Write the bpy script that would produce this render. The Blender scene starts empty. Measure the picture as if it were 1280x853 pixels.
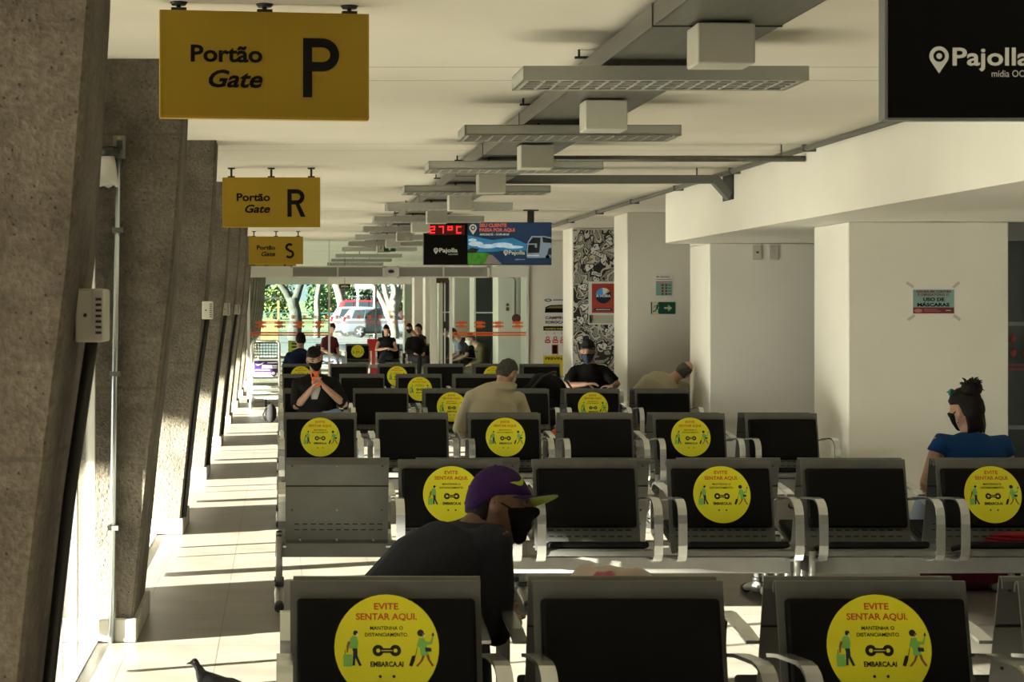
import bpy, bmesh, math, random
from mathutils import Vector, Matrix, Quaternion
random.seed(7)
R = math.radians
scene = bpy.context.scene
COL = scene.collection

# ------------------------------------------------------------------ camera, sky, sun, exposure
cam_data = bpy.data.cameras.new('camera')
camera = bpy.data.objects.new('camera', cam_data)
COL.objects.link(camera)
camera.location = (0, 0, 1.62)
camera.rotation_euler = (R(90), 0, 0)
cam_data.sensor_width = 36
cam_data.lens = 36 * 2200 / 1280
cam_data.shift_x = (640 - 350) / 1280
cam_data.shift_y = -(426.5 - 388) / 1280
cam_data.clip_end = 500
cam_data.dof.use_dof = True
cam_data.dof.focus_distance = 11.0
cam_data.dof.aperture_fstop = 13.0
scene.camera = camera

scene.view_settings.view_transform = 'Standard'
scene.view_settings.look = 'None'
scene.view_settings.gamma = 1
scene.view_settings.use_curve_mapping = False
scene.view_settings.exposure = 0.80

world = bpy.data.worlds.new('sky')
scene.world = world
world.use_nodes = True
wn = world.node_tree
wn.nodes['Background'].inputs['Color'].default_value = (0.80, 0.92, 1.0, 1)
wn.nodes['Background'].inputs['Strength'].default_value = 0.75

SUN_DIR = Vector((1.0, 0.38, -0.20)).normalized()
sun_data = bpy.data.lights.new('sun', 'SUN')
sun_data.energy = 70.0
sun_data.angle = R(0.9)
sun_data.color = (1.0, 0.945, 0.84)
sun = bpy.data.objects.new('sun', sun_data)
COL.objects.link(sun)
sun.location = (-20, -5, 12)
sun.rotation_euler = SUN_DIR.to_track_quat('-Z', 'Y').to_euler()

# ------------------------------------------------------------------ materials
MATS = {}
def mat(name, col, rough=0.6, metal=0.0, var=0.0, vscale=8.0, bump=0.0, bscale=60.0, emit=0.0, spec=0.5, stretch=None):
    if name in MATS: return MATS[name]
    m = bpy.data.materials.new(name); m.use_nodes = True
    nt = m.node_tree; b = nt.nodes['Principled BSDF']
    b.inputs['Base Color'].default_value = (*col, 1)
    b.inputs['Roughness'].default_value = rough
    b.inputs['Metallic'].default_value = metal
    b.inputs['Specular IOR Level'].default_value = spec
    if emit:
        b.inputs['Emission Color'].default_value = (*col, 1)
        b.inputs['Emission Strength'].default_value = emit
    tc = nt.nodes.new('ShaderNodeTexCoord')
    src = tc.outputs['Object']
    if stretch:
        mp = nt.nodes.new('ShaderNodeMapping'); mp.inputs['Scale'].default_value = stretch
        nt.links.new(src, mp.inputs['Vector']); src = mp.outputs['Vector']
    if var:
        n = nt.nodes.new('ShaderNodeTexNoise'); n.inputs['Scale'].default_value = vscale; n.inputs['Detail'].default_value = 5
        r = nt.nodes.new('ShaderNodeValToRGB')
        r.color_ramp.elements[0].position = 0.3; r.color_ramp.elements[1].position = 0.7
        r.color_ramp.elements[0].color = (*[c * (1 - var) for c in col], 1)
        r.color_ramp.elements[1].color = (*[min(1, c * (1 + var)) for c in col], 1)
        nt.links.new(src, n.inputs['Vector']); nt.links.new(n.outputs['Fac'], r.inputs['Fac'])
        nt.links.new(r.outputs['Color'], b.inputs['Base Color'])
    if bump:
        n2 = nt.nodes.new('ShaderNodeTexNoise'); n2.inputs['Scale'].default_value = bscale; n2.inputs['Detail'].default_value = 3
        bp = nt.nodes.new('ShaderNodeBump'); bp.inputs['Strength'].default_value = bump; bp.inputs['Distance'].default_value = 0.01
        nt.links.new(src, n2.inputs['Vector']); nt.links.new(n2.outputs['Fac'], bp.inputs['Height'])
        nt.links.new(bp.outputs['Normal'], b.inputs['Normal'])
    MATS[name] = m
    return m

def glass_mat(name, tint=(0.93, 0.97, 0.95), refl=0.5):
    m = bpy.data.materials.new(name); m.use_nodes = True
    nt = m.node_tree; nt.nodes.clear()
    o = nt.nodes.new('ShaderNodeOutputMaterial'); mx = nt.nodes.new('ShaderNodeMixShader')
    t = nt.nodes.new('ShaderNodeBsdfTransparent'); t.inputs['Color'].default_value = (*tint, 1)
    g = nt.nodes.new('ShaderNodeBsdfGlossy'); g.inputs['Roughness'].default_value = 0.02
    lw = nt.nodes.new('ShaderNodeFresnel'); lw.inputs['IOR'].default_value = 1.45
    mu = nt.nodes.new('ShaderNodeMath'); mu.operation = 'MULTIPLY'; mu.inputs[1].default_value = refl
    nt.links.new(lw.outputs[0], mu.inputs[0]); nt.links.new(mu.outputs[0], mx.inputs[0])
    nt.links.new(t.outputs[0], mx.inputs[1]); nt.links.new(g.outputs[0], mx.inputs[2]); nt.links.new(mx.outputs[0], o.inputs[0])
    MATS[name] = m
    return m

def node_mat(name):
    m = bpy.data.materials.new(name); m.use_nodes = True; MATS[name] = m
    return m, m.node_tree, m.node_tree.nodes, m.node_tree.links, m.node_tree.nodes['Principled BSDF']

def concrete_mat():
    m, nt, N, L, b = node_mat('concrete')
    tc = N.new('ShaderNodeTexCoord'); src = tc.outputs['Object']
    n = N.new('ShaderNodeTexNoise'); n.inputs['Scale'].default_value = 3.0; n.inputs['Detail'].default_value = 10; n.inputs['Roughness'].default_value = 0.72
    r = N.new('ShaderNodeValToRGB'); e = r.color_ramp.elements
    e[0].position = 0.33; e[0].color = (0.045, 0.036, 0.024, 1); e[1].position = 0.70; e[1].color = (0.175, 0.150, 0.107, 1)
    L.new(src, n.inputs['Vector']); L.new(n.outputs['Fac'], r.inputs['Fac'])
    v = N.new('ShaderNodeTexVoronoi'); v.inputs['Scale'].default_value = 34; v.inputs['Randomness'].default_value = 1
    L.new(src, v.inputs['Vector'])
    pr = N.new('ShaderNodeValToRGB'); pe = pr.color_ramp.elements
    pe[0].position = 0.09; pe[0].color = (0.35, 0.35, 0.35, 1); pe[1].position = 0.16; pe[1].color = (1, 1, 1, 1)
    L.new(v.outputs['Distance'], pr.inputs['Fac'])
    f = N.new('ShaderNodeTexNoise'); f.inputs['Scale'].default_value = 55; f.inputs['Detail'].default_value = 4
    L.new(src, f.inputs['Vector'])
    fr = N.new('ShaderNodeValToRGB'); fe = fr.color_ramp.elements
    fe[0].position = 0.3; fe[0].color = (0.72, 0.72, 0.70, 1); fe[1].position = 0.7; fe[1].color = (1.18, 1.18, 1.18, 1)
    L.new(f.outputs['Fac'], fr.inputs['Fac'])
    m1 = N.new('ShaderNodeMixRGB'); m1.blend_type = 'MULTIPLY'; m1.inputs[0].default_value = 0.85
    L.new(r.outputs[0], m1.inputs[1]); L.new(pr.outputs[0], m1.inputs[2])
    m2 = N.new('ShaderNodeMixRGB'); m2.blend_type = 'MULTIPLY'; m2.inputs[0].default_value = 1
    L.new(m1.outputs[0], m2.inputs[1]); L.new(fr.outputs[0], m2.inputs[2])
    # formwork joints
    sp = N.new('ShaderNodeSeparateXYZ'); L.new(src, sp.inputs[0])
    md = N.new('ShaderNodeMath'); md.operation = 'PINGPONG'; md.inputs[1].default_value = 0.62; L.new(sp.outputs['Z'], md.inputs[0])
    lt = N.new('ShaderNodeMath'); lt.operation = 'LESS_THAN'; lt.inputs[1].default_value = 0.007; L.new(md.outputs[0], lt.inputs[0])
    m3 = N.new('ShaderNodeMixRGB'); m3.inputs[2].default_value = (0.06, 0.05, 0.035, 1)
    mm = N.new('ShaderNodeMath'); mm.operation = 'MULTIPLY'; mm.inputs[1].default_value = 0.6
    L.new(lt.outputs[0], mm.inputs[0]); L.new(mm.outputs[0], m3.inputs[0]); L.new(m2.outputs[0], m3.inputs[1])
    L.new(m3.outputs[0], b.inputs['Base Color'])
    b.inputs['Roughness'].default_value = 0.9
    bp = N.new('ShaderNodeBump'); bp.inputs['Strength'].default_value = 0.7; bp.inputs['Distance'].default_value = 0.012
    ad = N.new('ShaderNodeMath'); ad.operation = 'ADD'
    L.new(pr.outputs[0], ad.inputs[0]); L.new(f.outputs['Fac'], ad.inputs[1])
    L.new(ad.outputs[0], bp.inputs['Height']); L.new(bp.outputs[0], b.inputs['Normal'])
    return m

def floor_mat():
    m, nt, N, L, b = node_mat('floor_tiles')
    tc = N.new('ShaderNodeTexCoord'); src = tc.outputs['Object']
    sp = N.new('ShaderNodeSeparateXYZ'); L.new(src, sp.inputs[0])
    def joint(out, off):
        a = N.new('ShaderNodeMath'); a.operation = 'ADD'; a.inputs[1].default_value = off; L.new(out, a.inputs[0])
        p = N.new('ShaderNodeMath'); p.operation = 'PINGPONG'; p.inputs[1].default_value = 0.215; L.new(a.outputs[0], p.inputs[0])
        l = N.new('ShaderNodeMath'); l.operation = 'LESS_THAN'; l.inputs[1].default_value = 0.0025; L.new(p.outputs[0], l.inputs[0])
        return l.outputs[0]
    mx = N.new('ShaderNodeMath'); mx.operation = 'MAXIMUM'
    L.new(joint(sp.outputs['X'], 0.297), mx.inputs[0]); L.new(joint(sp.outputs['Y'], 0.1), mx.inputs[1])
    n = N.new('ShaderNodeTexNoise'); n.inputs['Scale'].default_value = 3; n.inputs['Detail'].default_value = 8
    L.new(src, n.inputs['Vector'])
    r = N.new('ShaderNodeValToRGB'); e = r.color_ramp.elements
    e[0].position = 0.3; e[0].color = (0.155, 0.140, 0.110, 1); e[1].position = 0.7; e[1].color = (0.22, 0.202, 0.163, 1)
    L.new(n.outputs['Fac'], r.inputs['Fac'])
    m3 = N.new('ShaderNodeMixRGB'); m3.inputs[2].default_value = (0.09, 0.08, 0.06, 1)
    L.new(mx.outputs[0], m3.inputs[0]); L.new(r.outputs[0], m3.inputs[1]); L.new(m3.outputs[0], b.inputs['Base Color'])
    b.inputs['Roughness'].default_value = 0.42
    return m

def ceiling_mat():
    m, nt, N, L, b = node_mat('ceiling_plaster')
    tc = N.new('ShaderNodeTexCoord'); src = tc.outputs['Object']
    sp = N.new('ShaderNodeSeparateXYZ'); L.new(src, sp.inputs[0])
    def joint(off):
        a = N.new('ShaderNodeMath'); a.operation = 'ADD'; a.inputs[1].default_value = off; L.new(sp.outputs['Y'], a.inputs[0])
        p = N.new('ShaderNodeMath'); p.operation = 'PINGPONG'; p.inputs[1].default_value = 2.06; L.new(a.outputs[0], p.inputs[0])
        l = N.new('ShaderNodeMath'); l.operation = 'LESS_THAN'; l.inputs[1].default_value = 0.006; L.new(p.outputs[0], l.inputs[0])
        return l.outputs[0]
    mx = N.new('ShaderNodeMath'); mx.operation = 'MAXIMUM'
    L.new(joint(-8.9 + 8.24), mx.inputs[0]); L.new(joint(-9.42 + 8.24), mx.inputs[1])
    n = N.new('ShaderNodeTexNoise'); n.inputs['Scale'].default_value = 0.9; n.inputs['Detail'].default_value = 7
    L.new(src, n.inputs['Vector'])
    r = N.new('ShaderNodeValToRGB'); e = r.color_ramp.elements
    e[0].position = 0.3; e[0].color = (0.72, 0.68, 0.56, 1); e[1].position = 0.7; e[1].color = (0.80, 0.755, 0.625, 1)
    L.new(n.outputs['Fac'], r.inputs['Fac'])
    m3 = N.new('ShaderNodeMixRGB'); m3.inputs[2].default_value = (0.22, 0.19, 0.14, 1)
    L.new(mx.outputs[0], m3.inputs[0]); L.new(r.outputs[0], m3.inputs[1]); L.new(m3.outputs[0], b.inputs['Base Color'])
    b.inputs['Roughness'].default_value = 0.8
    return m

def mural_mat():
    m, nt, N, L, b = node_mat('doodle_mural')
    tc = N.new('ShaderNodeTexCoord'); src = tc.outputs['Object']
    n = N.new('ShaderNodeTexNoise'); n.inputs['Scale'].default_value = 4.2; n.inputs['Detail'].default_value = 2.0; n.inputs['Distortion'].default_value = 0.5
    L.new(src, n.inputs['Vector'])
    r = N.new('ShaderNodeValToRGB'); e = r.color_ramp.elements; r.color_ramp.interpolation = 'CONSTANT'
    e[0].position = 0.0; e[0].color = (0.0, 0, 0, 1); e[1].position = 0.40; e[1].color = (1, 1, 1, 1)
    for p, c in ((0.44, 0.0), (0.475, 0.5), (0.53, 0.0), (0.545, 1.0), (0.60, 0.0), (0.615, 0.5)):
        k = e.new(p); k.color = (c, c, c, 1)
    L.new(n.outputs['Fac'], r.inputs['Fac'])
    # fine hatching fills the mid-tone areas
    w = N.new('ShaderNodeTexWave'); w.inputs['Scale'].default_value = 22; w.inputs['Distortion'].default_value = 9; w.inputs['Detail'].default_value = 2
    L.new(src, w.inputs['Vector'])
    g = N.new('ShaderNodeMath'); g.operation = 'GREATER_THAN'; g.inputs[1].default_value = 0.5; L.new(w.outputs['Fac'], g.inputs[0])
    is_mid = N.new('ShaderNodeMath'); is_mid.operation = 'COMPARE'; is_mid.inputs[1].default_value = 0.5; is_mid.inputs[2].default_value = 0.2
    L.new(r.outputs[0], is_mid.inputs[0])
    mxx = N.new('ShaderNodeMixRGB'); L.new(is_mid.outputs[0], mxx.inputs[0]); L.new(r.outputs[0], mxx.inputs[1]); L.new(g.outputs[0], mxx.inputs[2])
    c2 = N.new('ShaderNodeValToRGB'); c2.color_ramp.elements[0].color = (0.018, 0.018, 0.016, 1); c2.color_ramp.elements[1].color = (0.58, 0.56, 0.47, 1)
    L.new(mxx.outputs[0], c2.inputs[0]); L.new(c2.outputs[0], b.inputs['Base Color'])
    b.inputs['Roughness'].default_value = 0.7
    return m

CONC = concrete_mat(); FLOOR = floor_mat(); CEIL = ceiling_mat(); MURAL = mural_mat()
WALL = mat('cream_wall_paint', (0.74, 0.71, 0.605), 0.75, var=0.05, vscale=1.1, bump=0.05, bscale=40)
WHITE = mat('white_paint', (0.74, 0.72, 0.64), 0.55, var=0.03)
PLINTH = mat('painted_plinth', (0.42, 0.40, 0.34), 0.7, var=0.16, vscale=7)
STEEL = mat('grey_steel_shell', (0.128, 0.130, 0.114), 0.45, 0.4, var=0.14, vscale=5)
DSTEEL = mat('bare_steel_shell', (0.22, 0.21, 0.18), 0.42, 0.6, var=0.22, vscale=9)
ALU = mat('satin_aluminium', (0.66, 0.68, 0.66), 0.24, 0.9)
BEAM = mat('painted_beam', (0.20, 0.195, 0.168), 0.5, 0.3, var=0.1)
TUBE = mat('steel_tube', (0.42, 0.42, 0.38), 0.35, 0.7)
RUBBER = mat('black_rubber', (0.016, 0.016, 0.015), 0.6)
VINYL = mat('black_vinyl', (0.0055, 0.0053, 0.0046), 0.55, bump=0.06, bscale=180, spec=0.10)
SLOT = mat('dark_slot', (0.012, 0.012, 0.01), 0.9)
STICK = mat('sticker_yellow', (0.70, 0.66, 0.02), 0.5, spec=0.3)
SRED = mat('sticker_red', (0.52, 0.085, 0.02), 0.5, spec=0.3)
SBLK = mat('sticker_black', (0.02, 0.02, 0.016), 0.5, spec=0.3)
SGRN = mat('sticker_green', (0.20, 0.48, 0.10), 0.5, spec=0.3)
SNAVY = mat('sticker_navy', (0.012, 0.03, 0.06), 0.5, spec=0.3)
SSKIN = mat('sticker_brown', (0.28, 0.10, 0.04), 0.5, spec=0.3)
SIGNY = mat('sign_yellow', (0.36, 0.225, 0.002), 0.5, var=0.05, vscale=3)
SIGNYE = mat('sign_yellow_edge', (0.46, 0.28, 0.01), 0.45)
INK = mat('ink_black', (0.007, 0.006, 0.005), 0.6, spec=0.15)
FIXT = mat('fixture_enamel', (0.37, 0.37, 0.31), 0.45, var=0.03)
LOUV = mat('louver_aluminium', (0.75, 0.75, 0.68), 0.25, 0.7)
TUBEL = mat('fluorescent_tube', (0.80, 0.80, 0.74), 0.3)
GALV = mat('galvanised_steel', (0.155, 0.155, 0.13), 0.42, 0.55, var=0.12, vscale=4, stretch=(6, 0.6, 6))
BOXP = mat('box_enamel', (0.50, 0.485, 0.385), 0.5, var=0.03)
PLAS = mat('grey_plastic', (0.50, 0.48, 0.40), 0.5)
DARKM = mat('dark_metal', (0.035, 0.034, 0.03), 0.45, 0.4)
FRAME = mat('window_frame_paint', (0.72, 0.71, 0.64), 0.4)
GREYF = mat('grey_frame', (0.20, 0.205, 0.19), 0.4, 0.4)
GLASS = glass_mat('window_glass', (0.965, 0.985, 0.975)); GLASSD = glass_mat('facade_glass', (0.88, 0.95, 0.93), 0.7)
ORANGE = mat('orange_vinyl', (0.72, 0.13, 0.012), 0.5)
PAPER = mat('paper_white', (0.70, 0.70, 0.66), 0.6)
SCREENB = mat('screen_black', (0.005, 0.0048, 0.0042), 0.35, spec=0.12)
LOGO = mat('logo_white', (0.75, 0.75, 0.66), 0.5)
LED = mat('led_red', (1.0, 0.02, 0.02), 0.4, emit=1.1)
LEDOFF = mat('led_panel', (0.10, 0.006, 0.006), 0.4)

# ------------------------------------------------------------------ geometry helpers
class G:
    """collects faces for ONE mesh object"""
    def __init__(self, *mats):
        self.bm = bmesh.new(); self.mats = list(mats)
    def mi(self, m):
        if m is None: return 0
        if isinstance(m, int): return m
        if m not in self.mats: self.mats.append(m)
        return self.mats.index(m)
    def face(self, pts, m=None, smooth=False):
        vs = [self.bm.verts.new(p) for p in pts]
        f = self.bm.faces.new(vs); f.material_index = self.mi(m); f.smooth = smooth
        return f
    def box(self, x0, x1, y0, y1, z0, z1, m=None, bev=0.0, seg=2, M=None):
        c = Vector(((x0+x1)/2, (y0+y1)/2, (z0+z1)/2)); s = (abs(x1-x0), abs(y1-y0), abs(z1-z0))
        mt = Matrix.Translation(c) @ Matrix.Diagonal((*s, 1))
        if M is not None: mt = M @ mt
        r = bmesh.ops.create_cube(self.bm, size=1, matrix=mt)
        fs = list({f for v in r['verts'] for f in v.link_faces})
        k = self.mi(m)
        for f in fs: f.material_index = k
        if bev:
            es = list({e for f in fs for e in f.edges})
            rr = bmesh.ops.bevel(self.bm, geom=es, offset=bev, segments=seg, affect='EDGES', profile=0.5)
            for f in rr['faces']: f.material_index = k; f.smooth = True
        return self
    def rings(self, rings, m=None, cap=True, smooth=True):
        k = self.mi(m); vr = [[self.bm.verts.new(p) for p in r] for r in rings]
        n = len(vr[0])
        for a, b in zip(vr, vr[1:]):
            for i in range(n):
                f = self.bm.faces.new((a[i], a[(i+1) % n], b[(i+1) % n], b[i])); f.material_index = k; f.smooth = smooth
        if cap:
            f = self.bm.faces.new(vr[0][::-1]); f.material_index = k
            f = self.bm.faces.new(vr[-1]); f.material_index = k
        return self
    def tube(self, pts, r, n=10, m=None, cap=True, smooth=True):
        pts = [Vector(p) for p in pts]
        if not isinstance(r, (list, tuple)): r = [r] * len(pts)
        rings = []; ref = None
        for i, p in enumerate(pts):
            t = (pts[min(i+1, len(pts)-1)] - pts[max(i-1, 0)]).normalized()
            if ref is None:
                ref = t.orthogonal().normalized()
            ref = (ref - t * ref.dot(t))
            if ref.length < 1e-6: ref = t.orthogonal()
            ref.normalize()
            b = t.cross(ref)
            rings.append([p + (ref * math.cos(2*math.pi*j/n) + b * math.sin(2*math.pi*j/n)) * r[i] for j in range(n)])
        return self.rings(rings, m, cap, smooth)
    def etube(self, ell, n=14, m=None):
        """ell: list of (centre, vecA, vecB) half axes"""
        rings = []
        for c, a, b in ell:
            c = Vector(c); a = Vector(a); b = Vector(b)
            rings.append([c + a * math.cos(2*math.pi*j/n) + b * math.sin(2*math.pi*j/n) for j in range(n)])
        return self.rings(rings, m)
    def sheet(self, prof, x0, x1, m=None, smooth=False):
        """extrude a closed (y,z) polygon along X"""
        k = self.mi(m)
        a = [self.bm.verts.new((x0, y, z)) for y, z in prof]; b = [self.bm.verts.new((x1, y, z)) for y, z in prof]
        n = len(prof)
        for i in range(n):
            f = self.bm.faces.new((a[i], a[(i+1) % n], b[(i+1) % n], b[i])); f.material_index = k; f.smooth = smooth
        f = self.bm.faces.new(a[::-1]); f.material_index = k
        f = self.bm.faces.new(b); f.material_index = k
        return self
    def strip(self, prof, th, x0, x1, m=None, smooth=True):
        """thin bent plate following an open (y,z) path"""
        P = [Vector((0, y, z)) for y, z in prof]; off = []
        for i in range(len(P)):
            t = (P[min(i+1, len(P)-1)] - P[max(i-1, 0)]).normalized()
            off.append(Vector((0, -t.z, t.y)) * th / 2)
        poly = [(p + o) for p, o in zip(P, off)] + [(p - o) for p, o in reversed(list(zip(P, off)))]
        return self.sheet([(p.y, p.z) for p in poly], x0, x1, m, False)
    def ico(self, c, r, m=None, sub=2, M=None):
        rr = (r, r, r) if not isinstance(r, (tuple, list)) else r
        mt = Matrix.Translation(Vector(c)) @ (M.to_4x4() if M is not None else Matrix.Identity(4)) @ Matrix.Diagonal((*rr, 1))
        q = bmesh.ops.create_icosphere(self.bm, subdivisions=sub, radius=1, matrix=mt)
        k = self.mi(m)
        for f in {f for v in q['verts'] for f in v.link_faces}: f.material_index = k; f.smooth = True
        return self
    def flat(self, pts2, F, m=None, d=0.0):
        """flat polygon in frame F=(origin,u,v,n) lifted by d"""
        o, u, v, n = F
        return self.face([o + u*x + v*y + n*d for x, y in pts2], m)
    def slab(self, pts2, F, th, m=None):
        o, u, v, n = F; k = self.mi(m)
        a = [self.bm.verts.new(o + u*x + v*y) for x, y in pts2]; b = [self.bm.verts.new(o + u*x + v*y + n*th) for x, y in pts2]
        q = len(pts2)
        for i in range(q):
            f = self.bm.faces.new((a[i], a[(i+1) % q], b[(i+1) % q], b[i])); f.material_index = k
        f = self.bm.faces.new(a[::-1]); f.material_index = k
        f = self.bm.faces.new(b); f.material_index = k
        return self
    def rect(self, x0, x1, y0, y1, F, m=None, d=0.0):
        return self.flat([(x0, y0), (x1, y0), (x1, y1), (x0, y1)], F, m, d)
    def circ(self, cx, cy, r, F, m=None, d=0.0, n=32, ry=None):
        ry = ry or r
        return self.flat([(cx + r*math.cos(2*math.pi*i/n), cy + ry*math.sin(2*math.pi*i/n)) for i in range(n)], F, m, d)
    def stroke(self, pts, w, F, m=None, d=0.0):
        P = [Vector((x, y)) for x, y in pts]; o, u, v, n = F
        for i in range(len(P)-1):
            pass
        L = []; Rr = []
        for i in range(len(P)):
            t = P[min(i+1, len(P)-1)] - P[max(i-1, 0)]; t.normalize()
            q = Vector((-t.y, t.x)) * w/2
            L.append(P[i] + q); Rr.append(P[i] - q)
        for i in range(len(P)-1):
            self.flat([tuple(L[i]), tuple(Rr[i]), tuple(Rr[i+1]), tuple(L[i+1])], F, m, d)
        return self
    def text(self, s, F, h, m=None, d=0.0, x=0.0, y=0.0, align='CENTER', bold=0.0, shear=0.0, w=None):
        """lettering of cap height h; (x,y) = baseline anchor in the frame"""
        V, Fc, cap = text_geo(s, bold, shear)
        if not V: return self
        k = h / cap
        xs = [p[0] for p in V]; lo, hi = min(xs), max(xs)
        kx = k if w is None else w / (hi - lo)
        ox = {'CENTER': -(lo+hi)/2, 'LEFT': -lo, 'RIGHT': -hi}[align]
        o, u, v, n = F; mi = self.mi(m)
        bv = [self.bm.verts.new(o + u*(x + (p[0]+ox)*kx) + v*(y + p[1]*k) + n*d) for p in V]
        for f in Fc:
            try:
                ff = self.bm.faces.new([bv[i] for i in f]); ff.material_index = mi
            except ValueError: pass
        return self
    def build(self, name, parent=None, loc=None, normals=True, mods=None):
        if normals: bmesh.ops.recalc_face_normals(self.bm, faces=self.bm.faces)
        me = bpy.data.meshes.new(name); self.bm.to_mesh(me); self.bm.free()
        for m in self.mats: me.materials.append(m)
        o = bpy.data.objects.new(name, me); COL.objects.link(o)
        if parent is not None: o.parent = parent
        if loc is not None: o.location = loc
        return o

_TXT = {}
def text_geo(s, bold=0.0, shear=0.0):
    key = (s, bold, shear)
    if key in _TXT: return _TXT[key]
    def geo(t):
        cu = bpy.data.curves.new('lettering', 'FONT'); cu.body = t; cu.offset = bold; cu.shear = shear; cu.resolution_u = 3; cu.fill_mode = 'FRONT'
        ob = bpy.data.objects.new('lettering', cu); COL.objects.link(ob)
        dg = bpy.context.evaluated_depsgraph_get(); dg.update()
        me = ob.evaluated_get(dg).to_mesh()
        V = [tuple(v.co) for v in me.vertices]; Fc = [tuple(p.vertices) for p in me.polygons]
        ob.evaluated_get(dg).to_mesh_clear()
        bpy.data.objects.remove(ob); bpy.data.curves.remove(cu)
        return V, Fc
    V, Fc = geo(s); VH, _ = geo('H')
    cap = max(p[1] for p in VH) - min(p[1] for p in VH)
    _TXT[key] = (V, Fc, cap)
    return _TXT[key]

def frame(o, u=(1, 0, 0), v=(0, 0, 1)):
    u = Vector(u).normalized(); v = Vector(v).normalized()
    return (Vector(o), u, v, u.cross(v))     # n points at the viewer for u=+X, v=+Z  (n = -Y)

def tag(o, label=None, cat=None, group=None, kind=None):
    if label: o['label'] = label
    if cat: o['category'] = cat
    if group: o['group'] = group
    if kind: o['kind'] = kind
    return o
def thing(name, loc, label, cat, group=None, rz=0.0):
    o = bpy.data.objects.new(name, None); COL.objects.link(o); o.empty_display_size = 0.1
    o.location = loc; o.rotation_euler = (0, 0, rz)
    return tag(o, label, cat, group)
def structure(o): o['kind'] = 'structure'; return o
def kids(o): return [c for c in o.children]
def copy_tree(o, parent=None):
    c = o.copy(); COL.objects.link(c)
    if parent is not None: c.parent = parent
    for ch in kids(o): copy_tree(ch, c)
    return c
ORD = ['nearest', 'second', 'third', 'fourth', 'fifth', 'sixth', 'seventh', 'eighth', 'ninth', 'tenth', 'eleventh', 'twelfth', 'thirteenth', 'fourteenth', 'fifteenth']
def P(x, y, Y):      # a point of the photograph at distance Y
    return Vector(((x - 350) * Y / 2200, Y, 1.62 - (y - 388) * Y / 2200))
# ------------------------------------------------------------------ the setting
ZC = 2.85
g = G(FLOOR); g.box(-3.3, 8.0, -7, 66, -0.12, 0.0); structure(g.build('floor'))
g = G(CEIL); g.box(-3.3, 8.0, -7, 66, ZC, ZC + 0.2); structure(g.build('ceiling'))
ASPH = mat('asphalt', (0.17, 0.16, 0.135), 0.9, var=0.15, vscale=2)
g = G(ASPH); g.box(-60, -3.3, -40, 66, -0.3, -0.02); structure(g.build('bus_yard_ground'))
STREET = mat('street_asphalt', (0.055, 0.055, 0.054), 0.9, var=0.12, vscale=1)
g = G(STREET); g.box(-60, 60, 66, 104, -0.3, 0.17); structure(g.build('street_ground'))
g = G(FLOOR); g.box(8.0, 60, -40, 66, -0.4, -0.3); structure(g.build('back_yard_ground'))
CONC2 = mat('canopy_concrete', (0.42, 0.39, 0.32), 0.85, var=0.1, vscale=2)
g = G(CONC2); g.box(-11.1, -3.3, -20, 70, ZC, 3.1); structure(g.build('bus_bay_canopy'))

# soffit beam over the right side (rounded far corner) and wall piers
g = G(WALL)
xb, yb, zb, rr = 3.9, 18.0, 2.3, 0.22
pts = [(xb, -7.0), (8.0, -7.0), (8.0, yb)]
pts += [(xb + rr - rr*math.sin(a), yb - rr + rr*math.cos(a)) for a in [R(9*i) for i in range(11)]]
k0 = g.mi(WALL)
a = [g.bm.verts.new((x, y, zb)) for x, y in pts]; b = [g.bm.verts.new((x, y, ZC)) for x, y in pts]
for i in range(len(pts)):
    f = g.bm.faces.new((a[i], a[(i+1) % len(pts)], b[(i+1) % len(pts)], b[i])); f.smooth = 3 <= i < len(pts) - 1
g.bm.faces.new(a[::-1]); g.bm.faces.new(b)
structure(g.build('trim_1'))
PIER = [13.5, 17.85, 22.1, 26.26, 31.0, 35.2, 39.6, 44.0, 48.4, 52.8, 57.2, 61.6]
for i, y in enumerate(PIER):
    top = zb if i < 1 else (ZC if i > 1 else zb)
    g = G(WALL); g.box(4.357, 5.59, y, y + 0.86, 0, top, bev=0.012)
    if i == 1: g.box(4.357, 5.59, 18.0, 18.71, zb, ZC)
    structure(g.build('wall_right'))
g = G(WALL); g.box(5.9, 6.05, -7, 13.2, 0, zb); structure(g.build('wall_right'))
DARKW = mat('dark_shop_wall', (0.05, 0.052, 0.05), 0.5, var=0.3, vscale=2)
g = G(DARKW); g.box(7.6, 7.75, 13.2, 66, 0, ZC); structure(g.build('wall_right'))
g = G(DARKW); g.box(5.3, 7.6, 17.2, 17.35, 0, zb); structure(g.build('wall_back'))
g = G(WALL); g.box(-1.05, -0.9, -7, 2.4, 0, ZC); structure(g.build('sun_block_left'))  # unseen solid wall, added to keep the sun out of the foreground
g = G(WALL); g.box(-1.05, 6.05, -7.15, -7, 0, ZC); structure(g.build('light_block_front'))  # added behind the camera, out of view, to cut light on camera-facing surfaces
g = G(WALL); g.box(-5.3, -3.3, 2.9, 3.05, -0.02, ZC); structure(g.build('sun_block_left'))  # unseen fin outdoors, added only to shade the nearest pier's front face
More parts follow.
